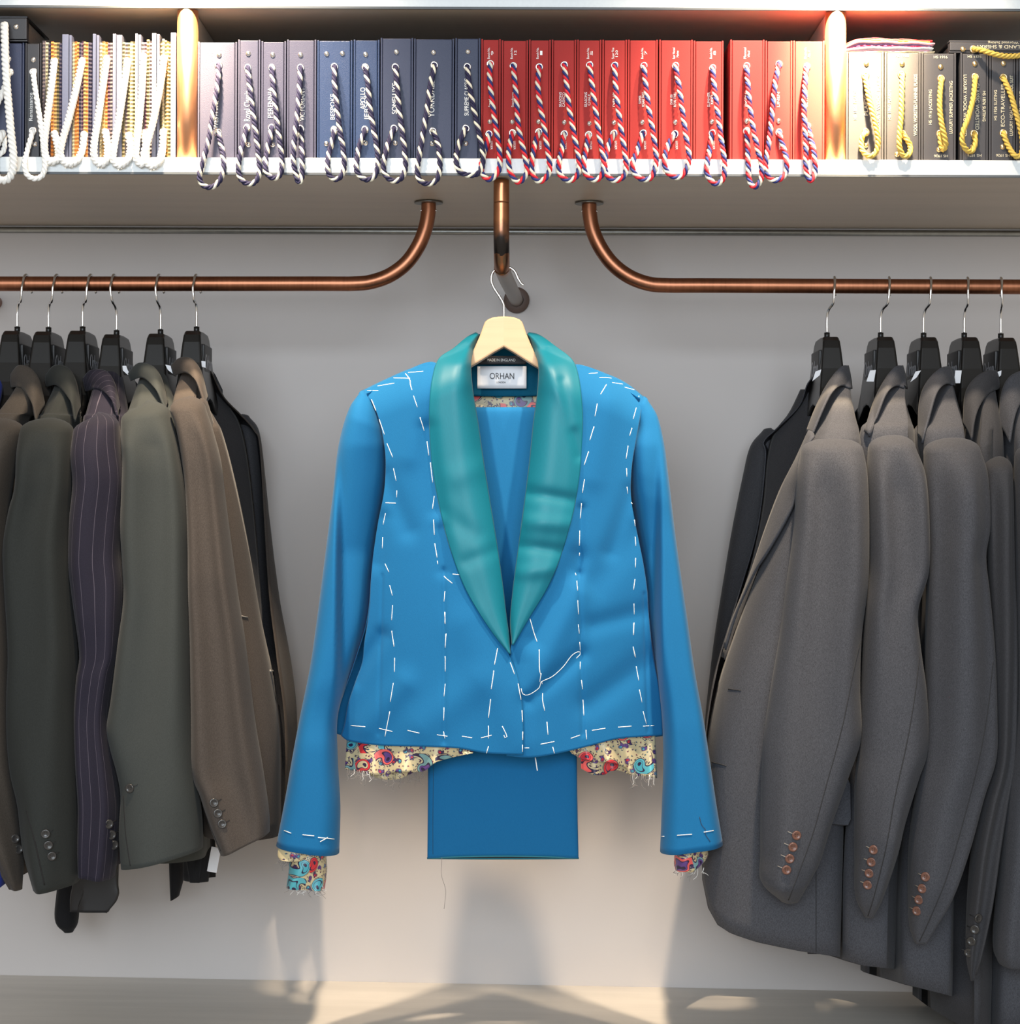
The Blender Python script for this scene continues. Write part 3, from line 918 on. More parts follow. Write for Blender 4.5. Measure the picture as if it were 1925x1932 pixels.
# ---- left bay: two navy books, one lying on them, and bunches shown fore-edge first
random.seed(9)
GL = 'white-corded swatch books at the left end of the shelf'
def zc5(*p): return [(a / 5.683, 10 + b / 5.683) for a, b in p]
b = book(-18, 45.5, 81.5, M['bk_navy'], 'navy swatch book at the left edge, half behind a hanging white cord', GL, 'white',
         [(17.5, 137), (4, 176), (-12, 215), (-20, 262), (-12, 292), (6, 285), (8, 262), (4, 252)],
         zc5((105, 718)) + [(4, 252)], zc5((95, 577)))
b = book(47, 78, 82, M['bk_ink'], 'black swatch book lettered Renaissance', GL, 'white',
         zc5((355, 718), (370, 850), (395, 1010), (425, 1200), (452, 1400), (475, 1600), (482, 1740), (450, 1830), (370, 1860), (290, 1815), (262, 1700), (290, 1570), (330, 1430), (352, 1350)),
         zc5((355, 715), (350, 1345)), zc5((355, 585), (372, 1490)))
vtext('Renaissance', 58.5, 175, 228, 7, IW, b)
lb = lying_book(-60, 51, 30, 77.5, M['bk_ink'], 'black swatch book lying on the leftmost books with a long white cord', DB - 0.002, 0.13)
shared('eyelet', EYE_ME, lb, P(8, 49, DB - 0.002), QFRONT); shared('rivet', STUD_ME, lb, P(30, 50.5, DB - 0.002), QFRONT)
cord(lb, zc5((48, 225), (52, 400), (58, 600), (72, 850), (98, 1150), (120, 1400), (142, 1600), (140, 1750), (100, 1850), (40, 1880), (-30, 1850), (-60, 1700), (-40, 1500), (20, 1385)), 'white', r=0.0052, dfront=DB - 0.010)

def pinked(name, X0, X1, z0, z1_, front, depth, mat, parent, teeth=0.0026):
    """one cloth leaf with a pinked (zigzag) fore edge"""
    n = int((z1_ - z0) / teeth)
    V, fs = [], []
    for i in range(n + 1):
        z = z0 + (z1_ - z0) * i / n
        y = front + (0.0014 if i % 2 else 0.0)
        V += [(X0, y, z), (X1, y, z), (X1, front + depth, z), (X0, front + depth, z)]
    for i in range(n):
        a = i * 4
        for k in range(4):
            fs.append((a + k, a + (k + 1) % 4, a + 4 + (k + 1) % 4, a + 4 + k))
    fs.append((3, 2, 1, 0)); t = n * 4; fs.append((t, t + 1, t + 2, t + 3))
    return mesh_obj(name, V, fs, mat, parent, smooth=False)

pal = {'tweed_cream': rgb(205, 190, 150), 'tweed_orange': rgb(224, 140, 62), 'tweed_navy': rgb(52, 50, 76), 'tweed_olive': rgb(112, 104, 68),
       'tweed_grey': rgb(110, 100, 104), 'tweed_gold': rgb(196, 158, 92), 'tweed_plum': rgb(96, 62, 84)}
for kx, c in pal.items():
    k = NT(kx)
    f = k.noise(k.coord((1, 1, 1)), 700, 2)
    wv = k.n('ShaderNodeTexWave', wave_type='BANDS', bands_direction='Z'); wv.inputs['Scale'].default_value = 60; wv.inputs['Distortion'].default_value = 1.0
    k.l(k.coord(), wv.inputs['Vector'])
    k.base(k.mix(k.math('MULTIPLY', wv.outputs['Fac'], 0.6), k.mix(f, sc_col(c, 0.7), sc_col(c, 1.2)), rgb(46, 38, 44)))
    k.set(Roughness=0.9, Sheen_Weight=0.2)
    M[kx] = k.m
def bunch(x0, x1, yt, cover_l, cover_r, leaves, label, cpts, ey):
    a, b2 = P(x0, yt, DB), P(x1, yt, DB)
    z0 = Z_LT + 0.0004
    zt = a[2]
    r = empty('swatch_bunch', ((a[0] + b2[0]) / 2, DB + 0.1, z0), label, 'book', 'tweed swatch bunches in the left bay')
    X0, X1 = a[0] + 0.0003, b2[0] - 0.0003
    xl, xr = X0, X1
    if cover_l:
        w = cover_l * DB / F
        box('cover', (X0, DB + 0.001, z0), (X0 + w, DB + 0.2, zt + 0.008), M['board_grey'], r, 0.0007); xl = X0 + w + 0.0004
    if cover_r:
        w = cover_r * DB / F
        box('cover', (X1 - w, DB + 0.001, z0), (X1, DB + 0.2, zt + 0.010), M['board_grey'], r, 0.0007); xr = X1 - w - 0.0004
    n = len(leaves)
    for i, l in enumerate(leaves):
        u0, u1 = xl + (xr - xl) * i / n, xl + (xr - xl) * (i + 1) / n
        jit = random.uniform(-0.002, 0.002)
        pinked('swatch', u0 + 0.0001, u1 - 0.0001, z0 + 0.002, zt + jit, DB + random.uniform(0.002, 0.005), 0.17, M['tweed_' + l], r)
    cord(r, cpts, 'white', r=0.0049, dfront=DB + 0.001, pitch=0.016)
    return r
bunch(79, 129.5, 78, 0, 12, ['grey', 'cream', 'navy', 'orange', 'gold', 'olive', 'navy'], 'tweed swatch bunch shown fore-edge first, beside the Renaissance book',
      z1((302, 352), (285, 500), (262, 680), (248, 800), (258, 880), (290, 905), (325, 880), (322, 820), (305, 752)), None)
bunch(130, 181, 77, 4.5, 6, ['cream', 'orange', 'orange', 'navy', 'plum', 'gold', 'orange', 'navy', 'navy'], 'widest tweed swatch bunch with orange leaves, second from the Renaissance book',
      z1((457, 350), (425, 500), (385, 660), (345, 800), (338, 870), (375, 915), (425, 900), (458, 840), (470, 758)), None)
bunch(181.5, 219, 77, 5, 6, ['cream', 'gold', 'orange', 'plum', 'grey'], 'narrow tweed swatch bunch, third from the Renaissance book',
      z1((595, 338), (572, 500), (545, 680), (525, 810), (530, 890), (570, 918), (598, 880), (600, 810), (590, 742)), None)
bunch(219.5, 260, 76.5, 10, 4.5, ['olive', 'grey', 'olive', 'cream', 'olive'], 'olive tweed swatch bunch between white cords, fourth from the Renaissance book',
      z1((712, 350), (690, 500), (662, 680), (638, 810), (632, 890), (670, 925), (715, 890), (728, 830), (720, 762)), None)
bunch(260.5, 295, 76, 5, 8, ['grey', 'plum', 'olive', 'grey'], 'narrow grey tweed swatch bunch, fifth from the Renaissance book',
      z1((800, 325), (792, 500), (778, 660), (762, 800), (760, 880), (788, 918), (812, 890), (815, 820), (806, 748)), None)
bunch(295.5, 332.5, 75, 5, 10, ['olive', 'cream', 'olive', 'gold', 'olive'], 'olive tweed swatch bunch leaning on the left copper post',
      z1((915, 335), (892, 500), (855, 680), (820, 800), (805, 880), (845, 928), (890, 900), (908, 830), (913, 742)), None)
# ------------------------------------------------------------------ clothes: shared builders
def wx(px, d):
    return (px - CX) * d / F

def sgnpow(v, e):
    return np.sign(v) * np.abs(v) ** e

def sleeve(parent, Ls, Rs, d, h, mat, dome=22, dome_back=0.035, n=44, p=2.3, seed=0, fold=0.05, cuff_hole=True, name='sleeve', set_back=0.0, d_end=None, ridge=None):
    """a hanging sleeve: rings between the photo's left and right edges, depth d, half thickness h"""
    rng = np.random.RandomState(seed)
    Ls, Rs = np.asarray(Ls, float), np.asarray(Rs, float)
    A = cr(np.hstack([Ls, Rs]), 6)
    m = len(A)
    if dome:
        # round the sleeve head over towards the shoulder seam
        w0 = A[0]
        cxy = np.array(((w0[0] + w0[2]) / 2, (w0[1] + w0[3]) / 2))
        top = []
        for a in (1.45, 1.15, 0.85, 0.55, 0.28):
            k = math.cos(a)
            up = dome * math.sin(a)
            top.append([cxy[0] + (w0[0] - cxy[0]) * k, w0[1] - up, cxy[0] + (w0[2] - cxy[0]) * k, w0[3] - up])
        A = np.vstack([top, A]); nd = len(top)
    else:
        nd = 0
    m = len(A)
    ks = [(rng.randint(2, 5), rng.rand() * 6.28, rng.uniform(-3, 3), rng.uniform(0.5, 1)) for _ in range(4)]
    V, UV = [], []
    for i in range(m):
        u = i / (m - 1)
        dd = d + ((d_end - d) * u if d_end is not None else 0)
        hh = h
        e = max(0.0, 1 - u / 0.22)
        dd += set_back * e * e
        hh *= 1 - 0.30 * e * e * (1 if set_back else 0)
        if i < nd:
            a = (1.45, 1.15, 0.85, 0.55, 0.28)[i]
            hh = hh * (0.25 + 0.75 * math.cos(a)); dd = dd + dome_back * math.sin(a)
        PL, PR_ = P(A[i, 0], A[i, 1], dd), P(A[i, 2], A[i, 3], dd)
        hw = (PR_ - PL) / 2
        c = (PL + PR_) / 2
        hh = min(hh, np.linalg.norm(hw) * 1.6)
        for j in range(n):
            t = 2 * PI * j / n
            ct, st = math.cos(t), math.sin(t)
            x = math.copysign(abs(ct) ** (2 / p), ct); y = math.copysign(abs(st) ** (2 / p), st)
            amp = fold * min(1.0, max(0.0, (i - nd) / 8.0)) * (1 - abs(x) ** 4)
            f = sum(k[3] * math.cos(k[0] * t + k[1] + k[2] * u * 2.2) for k in ks) * amp / 2
            q = c + x * hw + np.array((0, y * hh * (1 + f * 2.2), 0))
            if ridge and y < 0.15:
                # pressed front fold: the cloth drops away beyond it towards the body
                px, py = proj(q)
                k_ = min(1, max(0, (px - ridge[0]) * ridge[1] / 16.0)); k2 = min(1, max(0, (py - 840) / 200.0))
                q[1] += 0.030 * k_ * k_ * (3 - 2 * k_) * k2 * min(1, max(0, (1340 - py) / 60.0))
            V.append(q)
            UV.append((j / n, u))
    rows = m
    if cuff_hole:
        base = np.array(V[-n:]); c = base.mean(axis=0)
        for k, up in ((0.94, 0.0), (0.86, 0.012), (0.74, 0.04)):
            for j in range(n):
                q = c + (base[j] - c) * k; q[2] += up
                V.append(q); UV.append((j / n, 1.0))
        rows += 3
    fs = grid_faces(rows, n, True, flip=True)
    if dome:
        fs.append(tuple(range(n)))
    V = np.array(V)
    o = mesh_obj(name, V, fs, mat, parent, uv=UV)
    return o, (V, fs)

def body(parent, rings, mat, gap=None, facing=0, hem=None, hem_y0=None, p=3.8, n=72, seed=0, fold=0.004, lining=None, name='body', solid=0.0016):
    """jacket body: rings (y, near_l, near_r, far_l, far_r, d_near, d_far); opened at the front edge by gap(y)"""
    rng = np.random.RandomState(seed)
    R = cr(rings, 6)
    m = len(R)
    ks = [(rng.randint(2, 6), rng.rand() * 6.28, rng.uniform(-2, 2)) for _ in range(4)]
    V, UV = [], []
    ye = R[-1, 0]
    for i in range(m):
        y, nl, nr, fl, fr, dn, df = R[i]
        z = P(CX, y, dn)[2]
        g = 0.02 if gap is None else float(np.interp(y, [q[0] for q in gap], [q[1] for q in gap]))
        t0 = PI if facing < 0 else 0.0
        for j in range(n):
            t = t0 + g + (2 * PI - 2 * g) * j / (n - 1)
            c, s = math.cos(t), math.sin(t)
            xx = math.copysign(abs(c) ** (2 / p), c); ss = math.copysign(abs(s) ** (2 / p), s)
            k = (ss + 1) / 2
            d = dn + (df - dn) * k
            XL = wx(nl, dn) * (1 - k) + wx(fl, df) * k
            XR_ = wx(nr, dn) * (1 - k) + wx(fr, df) * k
            f = sum(math.cos(a * t + b + c2 * i / m * 2) for a, b, c2 in ks) * fold * min(1, i / 20)
            X = (XL + XR_) / 2 + (XR_ - XL) / 2 * xx + f * (1 if abs(xx) > 0.2 else 0.4)
            V.append([X, d, z + X * (-0.0)]); UV.append((j / (n - 1), i / (m - 1)))
    V = np.array(V)
    if hem:
        hx, hy = [q[0] for q in hem], [q[1] for q in hem]
        for j in range(n):
            pb = V[(m - 1) * n + j]
            px, _ = proj(pb)
            zb = P(px, float(np.interp(px, hx, hy)), pb[1])[2]
            i0 = int(np.argmin(np.abs(R[:, 0] - hem_y0)))
            z0, ze = V[i0 * n + j, 2], pb[2]
            for i in range(i0, m):
                q = V[i * n + j]
                V[i * n + j, 2] = z0 + (q[2] - z0) * (zb - z0) / (ze - z0)
    fs = grid_faces(m, n, False, flip=True)
    o = mesh_obj(name, V, fs, [mat, lining or M['lining_black']], parent, uv=UV)
    md = o.modifiers.new('thickness', 'SOLIDIFY'); md.thickness = solid; md.offset = -1; md.material_offset = 1; md.material_offset_rim = 0
    return o, (V, fs)

def strip(parent, top, bot, mat, name, cols=12, bulge=0.006, rows=28, solid=0.003, uv_scale=1.0, over=None):
    """cloth strip between two 3-pixel-depth polylines [(px, py, d)...], puffed towards the eye"""
    a = resample([P(*q) for q in top], rows); b = resample([P(*q) for q in bot], rows)
    V, UV = [], []
    for i in range(rows):
        for j in range(cols):
            u = j / (cols - 1)
            q = a[i] * (1 - u) + b[i] * u
            q = q + np.array((0, -bulge * math.sin(PI * u), bulge * 0.3 * math.sin(PI * u)))
            V.append(q); UV.append((i / rows * uv_scale, u))
    V = np.array(V)
    if over:                                   # lie on top of the cloth below
        for i, q in enumerate(V):
            h = hit(over, *proj(q))
            if h is not None and h[0].y < q[1] + 0.006 and h[0].y > q[1] - 0.12:
                px, py = proj(q)
                u = (i % cols) / (cols - 1)
                V[i] = P(px, py, h[0].y - 0.004 - 0.005 * math.sin(PI * u))
    fs = grid_faces(rows, cols)
    o = mesh_obj(name, V, fs, mat, parent, uv=UV, solid=solid)
    return o, (V, fs)

def surf_line(parent, bvhs, pts, r, mat, name, lift=0.0006, step=5.0):
    """thread lying on the cloth along photo pixels; several polylines make one running thread"""
    V, Fc = [], []
    for pl in pts:
        pl = np.asarray(pl, float)
        L = np.sum(np.linalg.norm(np.diff(pl, axis=0), axis=1))
        m = max(3, int(L / step) + 1)
        q = resample(pl, m) if len(pl) > 2 else np.linspace(pl[0], pl[1], m)
        path = []
        last = None
        for a, b in q:
            h = hit(bvhs, a, b)
            if h is None:
                if last is None: continue
                path.append(P(a, b, last)); continue
            pp = np.array(h[0]) + np.array(h[1]) * lift
            last = pp[1]
            path.append(pp)
        if len(path) < 2: continue
        v, f = tube(np.array(path), r, 6)
        Fc += [tuple(x + len(V) for x in fq) for fq in f]
        V += list(v)
    if not V: return None
    return mesh_obj(name, np.array(V), Fc, mat, parent)

def button_mesh(mat, name):
    prof = [(0.0001, 0.0016), (0.0030, 0.0015), (0.0038, 0.0020), (0.0052, 0.0026), (0.0062, 0.0018), (0.0063, 0.0006), (0.0050, 0.0)]
    bm_me = lathe_mesh(name, prof, 20, [mat, M['btn_hole']])
    # four sewing holes
    V = [tuple(v.co) for v in bm_me.vertices]; Fs = [tuple(p.vertices) for p in bm_me.polygons]; FM = [0] * len(Fs)
    for sx in (-1, 1):
        for sy in (-1, 1):
            c = (sx * 0.0013, sy * 0.0013, 0.00185)
            o = len(V)
            for k in range(6):
                V.append((c[0] + 0.0006 * math.cos(k * PI / 3), c[1] + 0.0006 * math.sin(k * PI / 3), c[2]))
            Fs.append(tuple(range(o, o + 6))); FM.append(1)
    me = bpy.data.meshes.new(name)
    me.from_pydata(V, [], Fs)
    me.materials.append(mat); me.materials.append(M['btn_hole'])
    me.polygons.foreach_set('material_index', FM)
    me.polygons.foreach_set('use_smooth', [m_ == 0 for m_ in FM])
    return me
BTN_D, BTN_B = button_mesh(M['btn_dark'], 'dark_button'), button_mesh(M['btn_brown'], 'brown_button')

def buttons(parent, bvhs, pts, me, holes=None, hole_mat=None):
    for a, b in pts:
        h = hit(bvhs, a, b)
        if h is None: continue
        n_ = (Vector(h[1]) + Vector((0, -1.2, 0))).normalized()
        shared('button', me, parent, np.array(h[0]) + np.array(n_) * 0.0004, n_.to_track_quat('Z', 'Y'))
        if holes:
            dx, dy = holes
            surf_line(parent, bvhs, [[(a + dx * 0.25, b + dy * 0.25), (a + dx, b + dy)]], 0.0006, hole_mat or M['btn_thread'], 'buttonhole', 0.0003, 4)

# ------------------------------------------------------------------ black suit hangers on the rails
HANG = [(0.0, 0.0), (0.034, -0.001), (0.043, -0.007), (0.047, -0.018), (0.053, -0.048), (0.060, -0.076), (0.068, -0.096), (0.084, -0.112), (0.098, -0.121), (0.101, -0.127),
        (0.096, -0.133), (0.080, -0.128), (0.050, -0.114), (0.020, -0.102), (0.0, -0.099)]
def side_hanger(nx, ny, face, label, group, hook_px):
    """contoured hanger seen from one end; (nx, ny) is where its hook enters"""
    c = P(nx, ny, DR)
    r = empty('suit_hanger', c, label, 'hanger', group)
    out = HANG + [(-a, b) for a, b in HANG[-2:0:-1]]
    bm = bmesh.new()
    vs = [bm.verts.new((-1.0, l, z)) for l, z in out]
    f = bm.faces.new(vs)
    ex = bmesh.ops.extrude_face_region(bm, geom=[f])
    for e in ex['geom']:
        if isinstance(e, bmesh.types.BMVert): e.co.x = 1.0
    for q in bm.verts:
        w = 0.0118 + 0.0095 * min(1.0, max(0.0, -q.co.z) / 0.10)
        q.co.x *= w
    bmesh.ops.recalc_face_normals(bm, faces=bm.faces)
    bmesh.ops.bevel(bm, geom=[e for e in bm.edges if e.calc_face_angle(0) > 0.9], offset=0.0035, segments=3, profile=0.5, affect='EDGES')
    bmesh.ops.triangulate(bm, faces=[q for q in bm.faces if len(q.verts) > 4])
    bm.verts.index_update()
    V = np.array([tuple(q.co) for q in bm.verts]) + c
    fs = [[q.index for q in g.verts] for g in bm.faces]
    bm.free()
    mesh_obj('hanger_body', V, fs, M['black_plastic'], r, smooth=False)
    # raised badge on the front face with the maker's name
    bx = c[0] + face * 0.0150
    vv, ff = bevel_box((-0.0025, -0.036, -0.030), (0.0025, 0.036, 0.030), 0.0022, 3)
    bd = mesh_obj('badge', vv + np.array((bx, DR, c[2] - 0.050)), ff, M['badge'], r)
    bd['label'] = 'raised oblong badge lettered Orhan'
    text('Orhan', 0, 0, DR, 1, 0, M['badge_ink'], bd, normal=(face, 0, 0), at=(bx + face * 0.0029, DR, c[2] - 0.046))
    TEXTS[-1] = TEXTS[-1][:3] + (0.022 / 0.7, 0, 0.062, (face, 0, 0))
    tube_obj('neck_sleeve', [c + np.array((0, 0, -0.004)), c + np.array((0, 0, 0.004)), c + np.array((0, 0, 0.008))], 0.0042, M['black_plastic'], r, n=14)
    zr_ = rail_z(nx)
    hx = wx(hook_px, DR)
    pts = [c + np.array((0, 0, 0.006)), c + np.array((0, 0, 0.030))]
    h0 = zr_
    rr = PR + 0.0022
    kx = hx - c[0]
    pts += [np.array((c[0] + kx * 0.25, DR - 0.004, c[2] + 0.042)), np.array((c[0] + kx * 0.75, DR - 0.014, h0 - 0.026)), np.array((hx - 0.001, DR - rr - 0.003, h0 - 0.008))]
    for a in (0.1, 0.7, 1.3, 1.9, 2.5, 3.1):
        pts.append(np.array((hx + 0.001 * a, DR - rr * math.cos(a), h0 + rr * math.sin(a))))
    pts.append(np.array((hx + 0.006, DR + rr + 0.003, h0 - 0.012)))
    tube_obj('hook', cr(pts, 6), 0.0019, M['chrome'], r, n=10).__setitem__('label', 'chrome wire hook')
    return r, c

def rail_z(px):
    y = 535.5 if px < 900 else 539.5 + (px - 1500) * 0.0045
    return P(px, y, DR)[2]

HGL, HGR = 'black suit hangers on the left rail', 'black suit hangers on the right rail'
hl = [(32.6, 627, 46), (91.6, 628, 104), (156, 626.7, 168), (220, 633.5, 212), (303, 632, 297), (371, 627, 367)]
ordl = ['black suit hanger at the left edge, over the cobalt sleeve', 'black suit hanger over the tan-brown jacket', 'black suit hanger over the charcoal jacket',
        'black suit hanger over the purple pinstripe jacket', 'black suit hanger over the olive grey jacket', 'black suit hanger over the open brown jacket, last on the left rail']
def size_tag(root, q, d):
    V = [P(a, b_, d) for a, b_ in q]
    o = mesh_obj('size_tag', np.array(V), [tuple(range(len(q)))], M['paper'], root, smooth=False, solid=0.0008)
    o['label'] = 'small white paper tag below the badge'
TAGL = {3: [(231, 690), (238, 690), (241, 698), (248, 711), (241, 707), (232, 699)], 4: [(312, 688), (322, 690), (326, 705), (317, 698)], 5: [(380, 681), (388, 682), (388, 694), (381, 692)]}
for i_, ((a, b_, hk), lab) in enumerate(zip(hl, ordl)):
    r, _c = side_hanger(a, b_, 1, lab, HGL, hk)
    if i_ in TAGL: size_tag(r, TAGL[i_], 2.862)
hr = [(1560.7, 638, 1571), (1662, 638, 1674), (1743, 638.6, 1752), (1819.7, 638.6, 1822), (1888.7, 639.6, 1885)]
ordr = ['black suit hanger over the foremost grey jacket, first on the right rail', 'second black suit hanger on the right rail', 'third black suit hanger on the right rail',
        'fourth black suit hanger on the right rail, with a strong highlight', 'fifth black suit hanger on the right rail, near the photo edge']
TAGR = [[(1539, 701), (1550, 697), (1547, 708), (1533, 719)], [(1642, 699), (1653, 698), (1649, 720), (1635, 720)], [(1728, 701), (1738, 699), (1730, 712), (1718, 721)],
        [(1803, 699), (1815, 699), (1812, 723), (1800, 723)], [(1878, 703), (1890, 699), (1889, 708), (1877, 718)]]
for i_, ((a, b_, hk), lab) in enumerate(zip(hr, ordr)):
    r, _c = side_hanger(a, b_, -1, lab, HGR, hk)
    size_tag(r, TAGR[i_], 2.862)

# ------------------------------------------------------------------ suit jackets seen from the side
def simple_rings(near, shift, face):
    """mirror the near half of a jacket to its far half (same width, shoulders curving forward)"""
    out = []
    y0_, l0_, r0_, d0_ = near[0]
    if y0_ < 720: near = [(y0_ - 20, l0_ + (4 if face > 0 else 8), r0_ - (8 if face > 0 else 4), 2.905)] + list(near)
    for y, l, r_, dn in near:
        df = 2 * DR - dn
        k = min(1.0, (df - DR) / 0.2)
        out.append((y, l, r_, CX + (wx(l, dn) + face * shift * k) * F / df, CX + (wx(r_, dn) + face * shift * k) * F / df, dn, df))
    return out

def suit(label, group, neck, face, mat, near, slv, fold_pts, fall_pts, btn, far=None, gap=None, hem=None, hem_y0=None, seed=0, shift=0.0,
         sleeve_d=2.712, sleeve_h=0.05, btn_me=None, holes=None, hole_mat=None, seam=None, collar_mat=None, sleeve_mat=None, dome=25, fold=0.11):
    c = P(neck[0], neck[1], DR)
    r = empty('suit_jacket', c, label, 'jacket', group)
    rings = far if far is not None else simple_rings(near, shift, face)
    bo, bv = body(r, rings, mat, gap or [(600, 0.5), (900, 0.3), (1200, 0.06), (1900, 0.03)], face, hem, hem_y0, seed=seed)
    so, sv = sleeve(r, slv[0], slv[1], sleeve_d, sleeve_h, sleeve_mat or mat, seed=seed + 11, dome=dome, dome_back=0.018, fold=fold, set_back=0.028)
    so['label'] = 'near sleeve hanging towards the viewer'
    sb = bvh_of(*sv)
    bb = bvh_of(*bv)
    if fold_pts:
        fold_pts = [(a, b_, d_ - dd_) for (a, b_, d_), dd_ in zip(fold_pts, (0.05, 0.03, 0.01, 0.0, 0.0))]
        co, cv = strip(r, fold_pts, fall_pts, collar_mat or mat, 'collar', bulge=0.004, over=[bb])
    if btn:
        buttons(so, [sb], btn, btn_me or BTN_D, holes, hole_mat)
    if seam:
        surf_line(so, [sb], [seam], 0.0007, M['btn_thread'], 'seam', 0.0, 6)
    return r, so, sb, bb

def vent(so, sb, *pts):
    surf_line(so, [sb], [list(pts)], 0.0011, M['btn_hole'], 'cuff_vent', -0.0003, 5)

GJL, GJR = 'suit jackets on the left rail', 'suit jackets on the right rail'
D0 = 2.80

# --- right rail, foremost grey jacket
near1 = [(692, 1592, 1606, 1545, 1560, 2.912, 2.94), (712, 1586, 1607, 1514, 1540, 2.86, 2.96), (750, 1566, 1612, 1497, 1535, 2.81, 3.01), (790, 1546, 1621, 1452, 1535, 2.765, 3.07), (816, 1535, 1628, 1425, 1535, 2.735, 3.11),
         (850, 1520, 1632, 1432, 1530, 2.725, 3.11), (1000, 1468, 1632, 1425, 1520, 2.73, 3.11), (1150, 1420, 1622, 1388, 1500, 2.74, 3.10), (1300, 1380, 1620, 1344, 1490, 2.74, 3.10),
         (1440, 1352, 1622, 1326, 1490, 2.74, 3.10), (1600, 1342, 1622, 1322, 1490, 2.74, 3.10), (1810, 1342, 1618, 1322, 1490, 2.74, 3.10)]
S1L = [(1512, 850), (1505, 900), (1498, 1000), (1485, 1100), (1472, 1200), (1455, 1300), (1442, 1390), (1438, 1460), (1436, 1550), (1436, 1610), (1437, 1664), (1474, 1700)]
S1R = [(1628, 850), (1636, 900), (1639, 1000), (1637, 1100), (1625, 1200), (1622, 1300), (1624, 1390), (1602, 1460), (1569, 1551), (1546, 1623), (1524, 1664), (1506, 1700)]
j1, s1, sb1, bb1 = suit('foremost grey suit jacket on the right rail, next to the blue jacket', GJR, (1560.7, 638), -1, M['w_grey'], None, (S1L, S1R),
    [(1600, 690, 2.91), (1585, 694, 2.87), (1558, 732, 2.835), (1537, 776, 2.81), (1522, 815, 2.80)],
    [(1607, 734, 2.86), (1587, 728, 2.82), (1569, 742, 2.785), (1555, 767, 2.765), (1533, 820, 2.755)],
    [(1502.7, 1576), (1496, 1598), (1490, 1620), (1484, 1641)], far=near1,
    gap=[(700, 0.75), (860, 0.55), (1000, 0.42), (1150, 0.25), (1300, 0.06), (1500, 0.03), (1810, 0.05)],
    hem=[(1310, 1628), (1325, 1660), (1336, 1713), (1354, 1745), (1379, 1761), (1427, 1777), (1508, 1794), (1620, 1811), (1700, 1815)], hem_y0=1500, seed=1,
    btn_me=BTN_B, holes=(-16, -7), hole_mat=M['btn_light'], seam=[(1622, 1215), (1612, 1260), (1590, 1370), (1560, 1480), (1535, 1570), (1510, 1640), (1488, 1698)])
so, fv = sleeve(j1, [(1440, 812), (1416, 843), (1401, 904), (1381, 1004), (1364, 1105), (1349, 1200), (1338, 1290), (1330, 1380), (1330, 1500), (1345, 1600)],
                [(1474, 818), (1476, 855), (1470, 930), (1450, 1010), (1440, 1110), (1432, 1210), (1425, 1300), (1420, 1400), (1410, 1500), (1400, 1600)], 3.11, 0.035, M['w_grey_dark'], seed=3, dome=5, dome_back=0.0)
so['label'] = 'far sleeve with shade put into its darker colour'  # shade on the far half is painted by a darker cloth
lo, lv = strip(j1, [(1527, 812, 2.765), (1502, 867, 2.775), (1473, 924, 2.79), (1445, 998, 2.81), (1416, 1084, 2.835), (1382, 1170, 2.86), (1366, 1222, 2.87)],
               [(1538, 824, 2.742), (1512, 858, 2.738), (1505, 900, 2.735), (1500, 945, 2.738), (1482, 985, 2.748), (1450, 1040, 2.772), (1422, 1085, 2.805), (1388, 1165, 2.845), (1369, 1226, 2.862)], M['w_grey'], 'lapel', bulge=0.006, rows=40)
lo['label'] = 'near lapel rolling down to the first buttonhole'
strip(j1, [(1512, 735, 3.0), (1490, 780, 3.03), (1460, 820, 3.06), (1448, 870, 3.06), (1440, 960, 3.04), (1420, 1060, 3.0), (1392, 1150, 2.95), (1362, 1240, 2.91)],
      [(1536, 742, 2.97), (1528, 800, 2.97), (1520, 850, 2.965), (1508, 900, 2.955), (1490, 960, 2.94), (1450, 1040, 2.925), (1412, 1120, 2.915), (1368, 1245, 2.90)], M['w_grey_dark'], 'lapel', bulge=0.006, rows=36)[0]['label'] = 'far lapel with shade put into its darker colour'
strip(j1, [(1590, 694, 2.93), (1555, 706, 3.0), (1530, 745, 3.03), (1505, 800, 3.02)], [(1596, 735, 2.95), (1560, 740, 3.03), (1528, 775, 3.05), (1497, 830, 3.04)], M['w_grey_dark'], 'collar', bulge=0.004)  # far collar, its shade painted by the darker cloth
surf_line(j1, [bb1], [[(1375, 1300), (1386, 1301.5), (1399, 1303)]], 0.0009, M['btn_thread'], 'buttonhole', 0.0001)
surf_line(j1, [bb1], [[(1344, 1438), (1356, 1441), (1371, 1445)]], 0.0009, M['btn_thread'], 'buttonhole', 0.0001)
surf_line(j1, [bb1], [[(1540, 1630), (1540, 1796)]], 0.0006, M['btn_thread'], 'seam', 0.0002)
# hip pocket flap peeping out behind the sleeve
fp = []
for (a, b_) in [(1560, 1470), (1600, 1470), (1604, 1480), (1605, 1545), (1600, 1556), (1590, 1557), (1562, 1553)]:
    h = hit([bb1], a, b_)
    fp.append(np.array(h[0]) + np.array((0, -0.004, 0)) if h else P(a, b_, 2.745))
mesh_obj('pocket_flap', np.array(fp), [tuple(range(len(fp)))], M['w_grey'], j1, smooth=False, solid=0.003)

